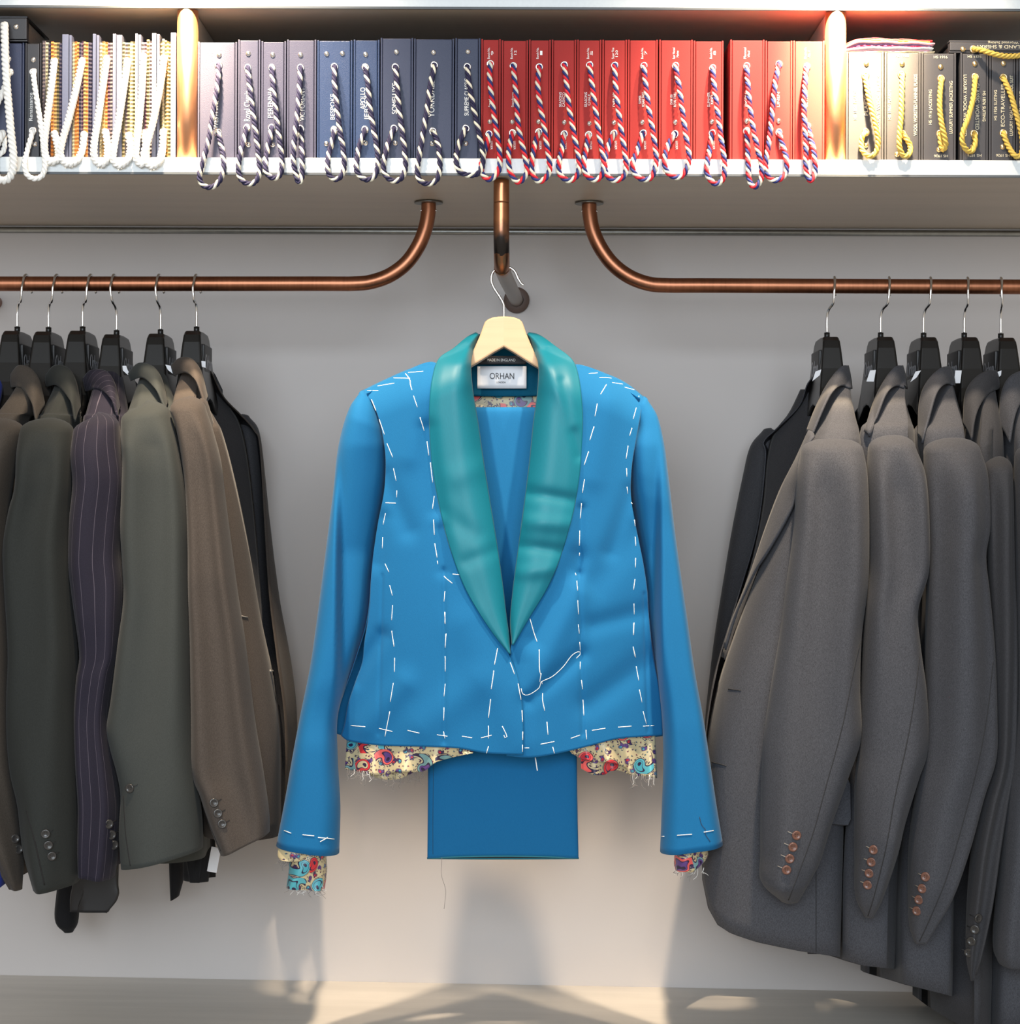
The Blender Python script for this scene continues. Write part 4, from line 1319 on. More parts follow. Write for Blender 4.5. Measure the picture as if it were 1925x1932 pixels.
def grey(label, neck, near, S, fo, fa, bt, hem, y0, seed, bme=BTN_B, mat='w_grey', seam=None, **kw):
    return suit(label, GJR, neck, -1, M[mat], near, S, fo, fa, bt, hem=hem, hem_y0=y0, seed=seed, btn_me=bme,
                holes=(-14, -6), hole_mat=M['btn_light'] if bme is BTN_B else M['btn_thread'], seam=seam, **kw)
S2L = [(1640, 845), (1637, 900), (1639, 1000), (1640, 1080), (1634, 1150), (1630, 1220), (1626, 1310), (1622, 1410), (1615, 1470), (1614, 1550), (1614, 1610), (1615, 1690), (1632, 1730)]
S2R = [(1726, 845), (1745, 900), (1752, 1000), (1750, 1080), (1730, 1150), (1735, 1220), (1747, 1310), (1749, 1410), (1731, 1470), (1706, 1550), (1692, 1610), (1666, 1690), (1648, 1730)]
grey('second grey suit jacket from the left on the right rail, four brown cuff buttons', (1662, 638),
     [(712, 1690, 1710, 2.86), (750, 1668, 1715, 2.81), (790, 1652, 1728, 2.765), (825, 1638, 1736, 2.74), (1000, 1640, 1752, 2.74), (1300, 1632, 1740, 2.74), (1600, 1606, 1715, 2.74), (1830, 1600, 1708, 2.74)],
     (S2L, S2R), [(1703, 690, 2.91), (1687, 694, 2.87), (1664, 728, 2.835), (1647, 765, 2.815), (1632, 815, 2.80)],
     [(1711, 734, 2.86), (1689, 729, 2.82), (1671, 746, 2.785), (1657, 780, 2.765), (1641, 824, 2.755)],
     [(1649, 1603), (1645, 1626), (1641, 1647), (1638, 1669)], [(1560, 1800), (1595, 1812), (1630, 1822), (1710, 1831)], 1600, 5,
     seam=[(1735, 1240), (1727, 1310), (1712, 1400), (1690, 1500), (1672, 1600), (1650, 1690), (1638, 1728)])
S3L = [(1745, 850), (1746, 900), (1750, 990), (1752, 1050), (1750, 1120), (1748, 1230), (1747, 1350), (1742, 1430), (1729, 1500), (1717, 1600), (1716, 1690), (1717, 1745), (1726, 1778)]
S3R = [(1848, 850), (1862, 900), (1866, 990), (1858, 1050), (1865, 1120), (1875, 1230), (1879, 1350), (1877, 1430), (1855, 1500), (1827, 1600), (1794, 1690), (1765, 1745), (1748, 1778)]
grey('third grey suit jacket from the left on the right rail, four brown cuff buttons', (1743, 638.6),
     [(712, 1784, 1801, 2.86), (750, 1765, 1816, 2.81), (790, 1752, 1832, 2.765), (830, 1740, 1840, 2.74), (1000, 1752, 1866, 2.74), (1300, 1745, 1860, 2.74), (1600, 1704, 1830, 2.74), (1885, 1700, 1822, 2.74)],
     (S3L, S3R), [(1793, 692, 2.91), (1774, 696, 2.87), (1748, 724, 2.835), (1735, 762, 2.815), (1733, 822, 2.80)],
     [(1802, 728, 2.86), (1784, 725, 2.82), (1768, 742, 2.785), (1756, 778, 2.765), (1741, 836, 2.755)],
     [(1747, 1654), (1741, 1676), (1735, 1697), (1731, 1718)], [(1595, 1810), (1630, 1834), (1711, 1858), (1822, 1886)], 1650, 7,
     seam=[(1874, 1250), (1864, 1340), (1846, 1440), (1815, 1560), (1785, 1660), (1752, 1740), (1735, 1776)])
S4L = [(1858, 885), (1862, 950), (1866, 1070), (1872, 1170), (1876, 1300), (1876, 1430), (1853, 1514), (1836, 1600), (1827, 1700), (1824, 1800), (1832, 1850)]
S4R = [(1908, 885), (1911, 950), (1913, 1070), (1917, 1170), (1918, 1300), (1914, 1430), (1900, 1514), (1886, 1600), (1872, 1700), (1852, 1800), (1837, 1850)]
grey('fourth suit jacket from the left on the right rail, dark grey with black cuff buttons', (1819.7, 638.6),
     [(715, 1862, 1880, 2.86), (750, 1848, 1890, 2.81), (800, 1838, 1905, 2.765), (860, 1832, 1912, 2.74), (1000, 1856, 1915, 2.74), (1300, 1866, 1916, 2.75), (1600, 1816, 1900, 2.75), (1960, 1812, 1890, 2.75)],
     (S4L, S4R), [(1880, 700, 2.91), (1862, 700, 2.87), (1838, 716, 2.835), (1822, 745, 2.815), (1818, 800, 2.80)],
     [(1886, 733, 2.86), (1864, 744, 2.82), (1848, 768, 2.785), (1838, 800, 2.765), (1834, 830, 2.755)],
     [(1845, 1732), (1840, 1753), (1834, 1775), (1829, 1797)], [(1700, 1860), (1763, 1907), (1830, 1945), (1900, 1960)], 1700, 9, bme=BTN_D, mat='w_grey_dark', sleeve_h=0.045,
     seam=[(1914, 1500), (1895, 1600), (1872, 1740), (1842, 1840)])
grey('fifth suit jacket on the right rail, cut by the right edge of the photo', (1888.7, 639.6),
     [(715, 1935, 1955, 2.86), (750, 1920, 1965, 2.81), (800, 1910, 1985, 2.765), (860, 1912, 1998, 2.74), (1000, 1917, 2005, 2.74), (1300, 1917, 2000, 2.75), (1600, 1890, 1985, 2.75), (1960, 1880, 1975, 2.75)],
     ([(1918, 860), (1916, 950), (1916, 1100), (1918, 1300), (1912, 1400), (1898, 1500), (1886, 1650), (1877, 1780), (1886, 1818)],
      [(1990, 860), (2000, 950), (2002, 1100), (2004, 1300), (2000, 1400), (1988, 1500), (1970, 1650), (1955, 1780), (1945, 1822)]),
     [(1955, 700, 2.91), (1935, 698, 2.87), (1905, 712, 2.835), (1890, 745, 2.815), (1886, 800, 2.80)],
     [(1960, 734, 2.86), (1938, 744, 2.82), (1922, 768, 2.785), (1912, 800, 2.765), (1906, 835, 2.755)], [], [(1800, 1930), (1990, 1960)], 1700, 13, bme=BTN_D)

# --- left rail
def left(label, neck, mat, near, S, fo, fa, bt, seed, **kw):
    return suit(label, GJL, neck, 1, M[mat], near, S, fo, fa, bt, seed=seed, holes=(14, -7), **kw)

far6 = [(682, 343, 372, 372, 390, 2.912, 2.94), (700, 340, 385, 378, 402, 2.86, 2.96), (735, 326, 388, 392, 420, 2.81, 3.01), (765, 318, 392, 410, 452, 2.765, 3.07), (795, 318, 404, 420, 480, 2.735, 3.11), (830, 325, 414, 425, 492, 2.725, 3.11),
        (1000, 345, 445, 435, 508, 2.73, 3.11), (1150, 355, 472, 440, 526, 2.74, 3.10), (1300, 362, 502, 450, 552, 2.74, 3.10), (1420, 366, 520, 455, 562, 2.74, 3.10), (1590, 372, 524, 460, 560, 2.74, 3.10)]
S6L = [(322, 775), (334, 810), (345, 870), (352, 935), (356, 1030), (357, 1120), (360, 1210), (362, 1355), (364, 1456), (379, 1500), (394, 1548), (406, 1580), (418, 1611)]
S6R = [(388, 772), (402, 815), (416, 870), (424, 935), (436, 1030), (448, 1120), (462, 1210), (480, 1355), (494, 1440), (500, 1480), (505, 1515), (508, 1545), (508, 1570)]
j6, s6, sb6, bb6 = left('brown melange suit jacket hanging open beside the blue one, last on the left rail', (371, 627), 'w_brown', None, (S6L, S6R),
    [(324, 690, 2.91), (340, 676, 2.87), (362, 678, 2.835), (380, 705, 2.81), (392, 752, 2.80)],
    [(330, 709, 2.86), (350, 703, 2.82), (366, 714, 2.785), (378, 738, 2.765), (388, 768, 2.755)],
    [(403.6, 1514.5), (411, 1534.5), (419, 1554.5)], 21, far=far6, gap=[(690, 0.75), (860, 0.55), (1000, 0.40), (1150, 0.22), (1280, 0.06), (1600, 0.05)], hole_mat=M['btn_thread'])
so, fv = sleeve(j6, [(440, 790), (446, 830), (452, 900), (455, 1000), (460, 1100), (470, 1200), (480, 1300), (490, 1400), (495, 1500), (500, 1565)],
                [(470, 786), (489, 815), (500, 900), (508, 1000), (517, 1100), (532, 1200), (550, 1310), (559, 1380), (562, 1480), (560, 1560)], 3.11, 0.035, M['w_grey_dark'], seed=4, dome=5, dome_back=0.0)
so['label'] = 'far sleeve with shade put into its darker colour'  # dark grey instead of brown: shade painted into the far half
lo, lv = strip(j6, [(390, 758, 2.765), (402, 800, 2.775), (420, 870, 2.80), (436, 950, 2.82), (452, 1040, 2.845), (466, 1140, 2.86), (476, 1230, 2.87)],
               [(378, 752, 2.742), (388, 795, 2.738), (402, 865, 2.742), (420, 950, 2.755), (437, 1040, 2.79), (454, 1140, 2.835), (468, 1235, 2.862)], M['w_brown'], 'lapel', bulge=0.006, rows=40)
lo['label'] = 'near lapel'
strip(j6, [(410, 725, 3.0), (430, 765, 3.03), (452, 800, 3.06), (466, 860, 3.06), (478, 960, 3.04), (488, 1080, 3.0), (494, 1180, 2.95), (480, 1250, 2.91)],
      [(382, 728, 2.97), (390, 780, 2.97), (402, 850, 2.965), (418, 930, 2.955), (434, 1010, 2.94), (450, 1100, 2.925), (464, 1190, 2.915), (472, 1252, 2.90)], M['w_grey_dark'], 'lapel', bulge=0.006, rows=36)[0]['label'] = 'far lapel with shade put into its darker colour'
strip(j6, [(342, 680, 2.93), (379, 692, 3.0), (402, 702, 3.03), (420, 735, 3.04)], [(345, 715, 2.95), (382, 725, 3.03), (404, 745, 3.05), (424, 790, 3.06)], M['w_grey_dark'], 'collar', bulge=0.004)  # far collar in dark grey, shade painted into the colour
surf_line(j6, [bb6], [[(509, 1266), (515, 1266), (521, 1268)]], 0.002, M['btn_light'], 'pocket_welt', 0.0006)
surf_line(j6, [bb6], [[(515, 1275), (517, 1295), (520, 1320), (528, 1332), (536, 1336)]], 0.0007, M['btn_thread'], 'pocket_edge', 0.0004)
surf_line(j6, [bb6], [[(454, 1162), (467, 1165)]], 0.001, M['btn_light'], 'pocket_welt', 0.0006)

S5L = [(230, 795), (230, 830), (233, 870), (231, 930), (229, 1000), (233, 1070), (235, 1130), (224, 1215), (211, 1318), (203, 1370), (209, 1409), (222, 1456), (229, 1500), (226, 1570), (230, 1637)]
S5R = [(320, 780), (334, 826), (345, 885), (352, 940), (356, 1000), (357, 1070), (358, 1130), (360, 1215), (362, 1318), (364, 1370), (366, 1409), (370, 1456), (376, 1500), (381, 1550), (382, 1600)]
j5, s5, sb5, bb5 = left('olive grey suit jacket with a single cuff button on the left rail', (303, 632), 'w_olive',
    [(705, 262, 306, 2.86), (735, 250, 312, 2.81), (770, 236, 318, 2.765), (800, 230, 326, 2.74), (1000, 232, 355, 2.74), (1300, 228, 368, 2.75), (1500, 228, 372, 2.75), (1632, 232, 374, 2.75)],
    (S5L, S5R), [(243, 705, 2.91), (262, 686, 2.87), (288, 692, 2.835), (304, 715, 2.81), (316, 760, 2.80)],
    [(248, 718, 2.86), (270, 713, 2.82), (290, 730, 2.785), (303, 752, 2.765), (313, 776, 2.755)],
    [(245.5, 1487)], 23, hole_mat=M['btn_thread'])
sleeve(j5, [(322, 1300), (320, 1450), (319, 1560), (320, 1640), (322, 1699)], [(360, 1300), (358, 1450), (355, 1560), (350, 1640), (338, 1690)], 3.08, 0.03, M['w_black'], seed=6, dome=0)[0]['label'] = 'far cuff hanging lower, shade put into its black colour'
body(j5, simple_rings([(1300, 345, 385, 2.90), (1500, 347, 394, 2.90), (1600, 348, 397, 2.90), (1668, 350, 392, 2.90)], 0, 1), M['w_black'], seed=2, name='front_skirt')  # black in place of olive, painting the shade at the hem
vent(s5, sb5, (233, 1502), (237, 1570), (246, 1634))
vent(s6, sb6, (383, 1520), (398, 1562), (417, 1606))
tv, tf = bevel_box((-0.007, -0.0006, -0.018), (0.007, 0.0006, 0.018), 0.0003, 1)
rot = Matrix.Rotation(0.18, 3, 'Y')
tv = (tv @ np.array(rot).T) + P(404, 1622, 2.86)
mesh_obj('price_tag', tv, tf, M['paper'], j5, smooth=False)['label'] = 'small white paper tag'

S4Lx = [(140, 818), (136, 860), (140, 915), (134, 980), (132, 1060), (138, 1120), (152, 1227), (146, 1285), (142, 1355), (145, 1445), (150, 1518), (149, 1600), (150, 1650)]
S4Rx = [(224, 802), (228, 845), (236, 905), (231, 980), (228, 1050), (234, 1115), (227, 1227), (217, 1270), (206, 1360), (218, 1449), (226, 1518), (222, 1600), (215, 1655)]
left('navy purple pinstripe suit jacket on the left rail', (220, 633.5), 'w_purple',
    [(708, 178, 224, 2.86), (740, 162, 226, 2.81), (780, 148, 228, 2.765), (810, 140, 230, 2.74), (1000, 140, 232, 2.74), (1300, 146, 226, 2.75), (1500, 150, 226, 2.75), (1640, 150, 224, 2.75)],
    (S4Lx, S4Rx), [(157, 715, 2.91), (172, 699, 2.87), (200, 701, 2.835), (216, 725, 2.81), (226, 770, 2.80)],
    [(162, 739, 2.86), (184, 733, 2.82), (204, 746, 2.785), (215, 765, 2.765), (222, 788, 2.755)],
    [(205, 1554.5), (210, 1575), (214.5, 1594)], 25, hole_mat=M['btn_thread'], collar_mat=M['w_purple_collar'])

S3Lx = [(40, 815), (34, 857), (31, 919), (19, 966), (9, 1028), (10, 1090), (18, 1227), (15, 1318), (16, 1391), (22, 1456), (36, 1518), (46, 1600), (66, 1676)]
S3Rx = [(137, 812), (138, 857), (137, 919), (134, 966), (132, 1028), (136, 1090), (145, 1227), (144, 1318), (145, 1391), (146, 1456), (148, 1518), (149, 1600), (147, 1664)]
j3, s3, sb3, bb3 = left('charcoal green suit jacket with three dark cuff buttons on the left rail', (156, 626.7), 'w_charcoal',
    [(708, 104, 146, 2.86), (740, 88, 146, 2.81), (780, 62, 142, 2.765), (808, 42, 140, 2.74), (1000, 22, 140, 2.74), (1300, 22, 140, 2.75), (1500, 40, 146, 2.75), (1660, 50, 146, 2.75)],
    (S3Lx, S3Rx), [(86, 710, 2.91), (104, 690, 2.87), (130, 696, 2.835), (144, 725, 2.81), (152, 770, 2.80)],
    [(88, 730, 2.86), (108, 727, 2.82), (126, 746, 2.785), (136, 766, 2.765), (142, 796, 2.755)],
    [(86, 1573), (91, 1594.5), (97.5, 1615)], 27, hole_mat=M['btn_thread'])
vent(s3, sb3, (50, 1530), (66, 1590), (84, 1670))
sleeve(j3, [(112, 1400), (112, 1560), (110, 1660), (105, 1730), (122, 1758)], [(150, 1400), (150, 1560), (149, 1660), (147, 1735), (138, 1758)], 3.06, 0.03, M['w_black'], seed=8, dome=0)[0]['label'] = 'far cuff hanging lower, shade put into its black colour'
body(j3, simple_rings([(1400, 146, 222, 2.93), (1560, 147, 224, 2.93), (1660, 148, 223, 2.93), (1690, 148, 222, 2.93), (1722, 148, 200, 2.93)], 0, 1), M['w_black'], seed=3, name='front_skirt')  # low skirt blackened in its colour to stand for shade

left('tan brown suit jacket half hidden by the charcoal one on the left rail', (91.6, 628), 'w_tan',
    [(708, 32, 72, 2.86), (740, 12, 72, 2.81), (780, -20, 60, 2.765), (808, -45, 42, 2.74), (1000, -70, 22, 2.74), (1300, -70, 25, 2.75), (1500, -50, 30, 2.75), (1668, -30, 40, 2.75)],
    ([(-55, 825), (-70, 900), (-80, 1000), (-80, 1200), (-75, 1400), (-50, 1500), (-20, 1600), (18, 1676)], [(44, 812), (28, 880), (12, 1000), (20, 1200), (20, 1400), (30, 1500), (42, 1600), (41, 1678)]),
    [(22, 705, 2.91), (36, 690, 2.87), (58, 696, 2.835), (74, 720, 2.81), (84, 765, 2.80)],
    [(22, 731, 2.86), (40, 731, 2.82), (54, 748, 2.785), (62, 768, 2.765), (68, 795, 2.755)],
    [(28, 1582), (34.5, 1602)], 29, hole_mat=M['btn_thread'])
left('cobalt blue jacket peeping in at the lower left edge', (32.6, 627), 'w_cobalt',
    [(708, -45, -5, 2.86), (740, -60, -10, 2.81), (780, -90, -25, 2.765), (808, -110, -45, 2.74), (1000, -130, -60, 2.74), (1300, -120, -50, 2.75), (1660, -60, -10, 2.75)],
    ([(-130, 830), (-150, 900), (-150, 1200), (-120, 1400), (-70, 1540), (-40, 1620), (-20, 1690)], [(-45, 820), (-60, 900), (-60, 1200), (-30, 1400), (2, 1540), (11, 1610), (9, 1668)]),
    None, None, [], 31)

# ------------------------------------------------------------------ the blue dinner jacket on its wooden hanger
HD = 2.778
cw = P(951, 600, HD)
wh = empty('wooden_hanger', cw, 'light beech hanger carrying the blue jacket on the middle pipe', 'hanger')
def half(sign):
    pts = [(0, 598), (18, 599.5), (30, 604), (35, 609), (43, 632), (55, 660), (68, 684), (120, 704), (175, 722), (215, 742), (214, 752), (170, 742), (115, 724), (66, 696), (40, 680), (20, 667), (0, 655.5)]
    V = []
    for a, b_ in pts:
        q = P(951 + sign * a * (1.0 if sign > 0 else 1.03), b_, HD)
        # arms sweep slightly forward, as on a shaped jacket hanger
        q[1] += 0.012 * (min(a, 215) / 215.0)
        V.append(q)
    bm = bmesh.new()
    vs = [bm.verts.new(Vector(q) + Vector((0, -0.013, 0))) for q in V]
    f = bm.faces.new(vs)
    r_ = bmesh.ops.extrude_face_region(bm, geom=[f])
    for e in r_['geom']:
        if isinstance(e, bmesh.types.BMVert): e.co.y += 0.026
    bmesh.ops.recalc_face_normals(bm, faces=bm.faces)
    edges = [e for e in bm.edges if not all(abs(proj(v_.co)[0] - 951) < 1.5 for v_ in e.verts)]
    bmesh.ops.bevel(bm, geom=edges, offset=0.0022, segments=2, profile=0.6, affect='EDGES')
    bmesh.ops.triangulate(bm, faces=[q for q in bm.faces if len(q.verts) > 4])
    bm.verts.index_update()
    out = np.array([tuple(v_.co) for v_ in bm.verts]); fs = [[v_.index for v_ in q.verts] for q in bm.faces]
    bm.free()
    return out, fs
for s_ in (-1, 1):
    v, f = half(s_)
    m_ = m_wood('beech_arm_' + ('left' if s_ < 0 else 'right'), rgb(200, 169, 133), 'X', 0.10, 0.42, 1.2)
    # grain runs along each arm
    for nd in m_.node_tree.nodes:
        if nd.type == 'MAPPING': nd.inputs['Rotation'].default_value = (0, 0.38 * s_, 0)
    mesh_obj('arm', v, f, m_, wh, smooth=False)
hp = [P(951, 602, HD), P(951, 585, HD), P(950, 573, HD), P(943, 560, HD), P(932, 543, HD), P(927, 528, HD), P(930, 514, HD), P(940, 506.5, HD), P(952, 503.5, HD), P(964, 506, HD), P(972, 513, HD), P(977, 524, HD), P(983, 534, HD), P(988, 538, HD)]
tube_obj('hook', cr(hp, 6), 0.0019, M['chrome'], wh, n=10)['label'] = 'silver wire hook'
bar = [P(800, 741, HD + 0.006), P(950, 768, HD + 0.002), P(1100, 742, HD + 0.006)]
tube_obj('trouser_bar', [P(770, 776, HD + 0.004), P(950, 777, HD + 0.004), P(1130, 778, HD + 0.004)], 0.005, m_, wh, n=12)

bj = empty('dinner_jacket', P(951, 640, HD), 'bright blue half-made dinner jacket with teal satin shawl lapels and white basting', 'jacket')

def coons(top, bottom, left_, right_, nu, nv):
    T, B = resample(top, nu), resample(bottom, nu)
    L, R_ = resample(left_, nv), resample(right_, nv)
    u = np.linspace(0, 1, nu)[None, :, None]; v = np.linspace(0, 1, nv)[:, None, None]
    S = (1 - v) * T[None] + v * B[None] + (1 - u) * L[:, None] + u * R_[:, None]
    S -= (1 - u) * (1 - v) * T[0] + u * (1 - v) * T[-1] + (1 - u) * v * B[0] + u * v * B[-1]
    return S

def seg_dist(X, Y, a, b_):
    a, b_ = np.array(a, float), np.array(b_, float)
    ab = b_ - a
    t = np.clip(((X - a[0]) * ab[0] + (Y - a[1]) * ab[1]) / (ab @ ab), 0, 1)
    return np.hypot(X - a[0] - t * ab[0], Y - a[1] - t * ab[1]), t

# soft creases and puffs of the cloth: (x0, y0, x1, y1, width px, depth m; + = sinks in)
CREASE = [(722, 980, 712, 1060, 18, 0.004), (806, 810, 826, 960, 18, 0.005), (832, 1000, 838, 1075, 14, 0.004), (838, 1075, 838, 1400, 5, 0.0022), (1096, 960, 1092, 1080, 10, 0.004),
          (1093, 1080, 1100, 1385, 5, 0.0022), (1088, 1052, 1010, 1205, 22, 0.006), (1090, 1120, 1000, 1300, 26, -0.005), (1095, 1235, 1000, 1320, 16, 0.005), (1230, 1240, 1110, 1330, 26, 0.005),
          (1200, 1010, 1120, 1100, 30, 0.004), (760, 1290, 690, 1370, 26, -0.005), (900, 1290, 800, 1370, 34, -0.004), (726, 900, 770, 1000, 20, 0.004), (800, 700, 770, 860, 24, -0.003),
          (1190, 930, 1150, 1040, 18, 0.004), (1150, 760, 1120, 900, 26, -0.003), (880, 1180, 985, 1400, 40, -0.004), (722, 1085, 715, 1385, 3, 0.0016), (1215, 1120, 1222, 1380, 3, 0.0016),
          (1120, 1180, 1230, 1150, 20, 0.004), (670, 1280, 720, 1200, 16, 0.005)]
def front_depth(X, Y):
    s = np.where(X < 950, (950 - X) / 285.0, (X - 950) / 285.0)
    d = 2.706 + 0.058 * np.clip(s, 0, 1.3) ** 2.6
    # shoulder line rolls back over the hanger
    sh = np.where(X < 950, np.interp(X, [680, 760, 820, 890], [733, 700, 684, 655]), np.interp(X, [1010, 1085, 1150, 1218], [655, 688, 708, 745]))
    t = np.clip((Y - sh) / 75.0, 0, 1)
    d = d + 0.034 * (1 - t) ** 2.2
    for x0, y0, x1, y1, w, a in CREASE:
        q, tt = seg_dist(X, Y, (x0, y0), (x1, y1))
        d = d + 1.15 * a * np.exp(-(q / w) ** 2)
    d = d + 0.0012 * np.sin(X * 0.021 + Y * 0.006) * np.sin(Y * 0.011 + 1.0)
    return d

def sheet(parent, S, depth, mat, name, solid=0.0018, uvs=None):
    X, Y = S[..., 0], S[..., 1]
    D = depth(X, Y) if callable(depth) else depth
    nv, nu = X.shape
    V = np.array([P(X[i, j], Y[i, j], D[i, j]) for i in range(nv) for j in range(nu)])
    UV = [(wx(X[i, j], 2.7), wx(Y[i, j], 2.7)) for i in range(nv) for j in range(nu)]
    fs = grid_faces(nv, nu)
    o = mesh_obj(name, V, fs, mat, parent, uv=UV, solid=solid)
    return o, (V, fs)

LOUT = [(685, 737), (705, 764), (718, 800), (727, 850), (728, 893), (724, 935), (714, 985), (705, 1045), (700, 1100), (697, 1155), (688, 1212), (684, 1250), (670, 1290), (657, 1330), (651, 1365), (644, 1388)]
LIN = [(872, 662), (868, 700), (874, 750), (882, 800), (892, 870), (905, 950), (920, 1030), (933, 1110), (945, 1170), (960, 1232), (975, 1272), (983, 1312), (987, 1360), (987, 1424)]
LTOP = [(685, 737), (722, 719), (770, 698), (820, 684), (850, 672), (872, 662)]
LBOT = [(644, 1388), (661, 1398), (717, 1406), (810, 1409), (866, 1412), (919, 1421), (987, 1424)]
LOUTL = [(898, 628), (880, 638), (856, 658), (828, 678), (816, 716), (811, 762), (811, 805), (815, 870), (825, 932), (838, 992), (855, 1050), (876, 1105), (902, 1152), (932, 1196), (962, 1233)]
LINL = [(905, 632), (893, 660), (888, 690), (892, 740), (902, 800), (912, 870), (924, 945), (937, 1025), (947, 1095), (954, 1155), (960, 1200), (963, 1234)]
LOUTR = [(998, 628), (1018, 633), (1048, 654), (1080, 680), (1092, 714), (1098, 762), (1099, 805), (1095, 880), (1085, 950), (1070, 1010), (1051, 1068), (1029, 1115), (1000, 1162), (968, 1216)]
LINR = [(995, 632), (1008, 660), (1017, 690), (1015, 740), (1007, 800), (1000, 870), (990, 950), (978, 1040), (969, 1110), (964, 1170), (967, 1217)]
def under(inner, outer, tail):
    a, b_ = resample(inner, 40), resample(outer, 40)
    f = np.linspace(0.5, 0.2, 40)[:, None]
    q = (a * (1 - f) + b_ * f)[7:39:3]
    return [tuple(k) for k in q] + tail
LIN = under(LINL, LOUTL, LIN[9:]); LTOP = LTOP[:-2] + [LIN[0]]
fl, flv = sheet(bj, coons(LTOP, LBOT, LOUT, LIN, 110, 190), front_depth, M['blue'], 'front_panel')
ROUT = [(1213, 748), (1207, 790), (1199, 835), (1192, 880), (1190, 930), (1196, 975), (1205, 1020), (1214, 1065), (1221, 1115), (1224, 1160), (1232, 1235), (1243, 1295), (1249, 1340), (1251, 1387)]
RIN = [(1036, 664), (1040, 700), (1036, 760), (1030, 810), (1024, 870), (1014, 940), (1002, 1030), (990, 1100), (976, 1170), (964, 1225), (958, 1270), (955, 1320), (955, 1370), (956, 1426)]
RTOP = [(1213, 748), (1184, 725), (1150, 708), (1085, 688), (1055, 674), (1036, 664)]
RBOT = [(1251, 1387), (1210, 1390), (1164, 1394), (1117, 1406), (1055, 1421), (1002, 1429), (956, 1426)]
RIN = under(LINR, LOUTR, RIN[9:]); RTOP = RTOP[:-2] + [RIN[0]]
def rdepth(X, Y):
    # passes under the left front below the fastening point
    return front_depth(X, Y) + 0.007 * np.clip((1010 - X) / 40, 0, 1) * np.clip((Y - 1190) / 60, 0, 1)
fr_, frv = sheet(bj, coons(RTOP, RBOT, ROUT, RIN, 110, 190), rdepth, M['blue'], 'front_panel')

# back of the jacket, wider than the fronts: its sides show in the shade between body and sleeves
def bdepth(X, Y):
    s = np.clip(np.abs(X - 945) / 300.0, 0, 1)
    d = 2.848 - 0.052 * s ** 3
    sh = np.where(X < 950, np.interp(X, [690, 820, 850, 885], [742, 690, 672, 540]), np.interp(X, [1010, 1050, 1085, 1210], [540, 672, 690, 750]))
    return d - 0.055 * (1 - np.clip((Y - sh) / 70.0, 0, 1)) ** 2
bl = [(692, 742), (705, 850), (696, 940), (668, 1030), (648, 1120), (636, 1220), (630, 1310), (632, 1378)]
br = [(1208, 752), (1196, 850), (1206, 940), (1228, 1030), (1244, 1120), (1254, 1220), (1260, 1310), (1262, 1384)]
bt_ = [(692, 742), (760, 712), (830, 688), (880, 650), (950, 640), (1020, 650), (1075, 688), (1150, 716), (1208, 752)]
bb_ = [(632, 1378), (640, 1386), (700, 1396), (820, 1402), (950, 1404), (1080, 1402), (1200, 1394), (1254, 1388), (1262, 1384)]
sheet(bj, coons(bt_, bb_, bl, br, 80, 100), bdepth, M['blue'], 'back_panel')

# paisley lining inside the back, teal facing at the neck, labels
def lin_d(X, Y): return bdepth(X, Y) - 0.004
sheet(bj, coons([(800, 738), (880, 740), (950, 741), (1020, 740), (1095, 738)], [(720, 1385), (830, 1392), (950, 1394), (1080, 1392), (1190, 1385)],
                [(800, 738), (770, 900), (730, 1150), (720, 1385)], [(1095, 738), (1120, 900), (1180, 1150), (1190, 1385)], 30, 40), lin_d, M['paisley'], 'lining', 0.001)
sheet(bj, coons([(868, 655), (900, 640), (950, 634), (1000, 640), (1030, 655)], [(850, 742), (895, 747), (950, 748), (1010, 747), (1045, 742)],
                [(868, 655), (855, 700), (850, 742)], [(1030, 655), (1040, 700), (1045, 742)], 40, 30), lambda X, Y: 2.838 - 0.022 * np.clip((700 - Y) / 60, 0, 1) + 0 * X, M['teal_in'], 'neck_facing', 0.002)
def flat_label(x0, x1, y0, y1, d, mat, name):
    V, nx_ = [], 14
    for i in range(6):
        for j in range(nx_):
            V.append(P(x0 + (x1 - x0) * j / (nx_ - 1), y0 + (y1 - y0) * i / 5, d + 0.0006 * math.sin(j * 0.7 + i * 0.4)))
    return mesh_obj(name, np.array(V), grid_faces(6, nx_), mat, bj, solid=0.0008)
lw = flat_label(901, 993.5, 691, 733, 2.828, M['label_white'], 'maker_label'); lw['label'] = 'white label lettered ORHAN LONDON'
text('ORHAN', 947.5, 710, 2.8262, 11.5, 0, M['ink'], lw, width_px=46)
text('LONDON', 945.5, 721.5, 2.8262, 3.2, 0, M['ink'], lw, width_px=17)
lb2 = flat_label(900, 993, 671.5, 687.5, 2.820, M['label_black'], 'origin_label'); lb2['label'] = 'black label lettered MADE IN ENGLAND'
text('MADE IN ENGLAND', 946, 679.5, 2.8182, 5.0, 0, M['ink_white'], lb2, width_px=53)

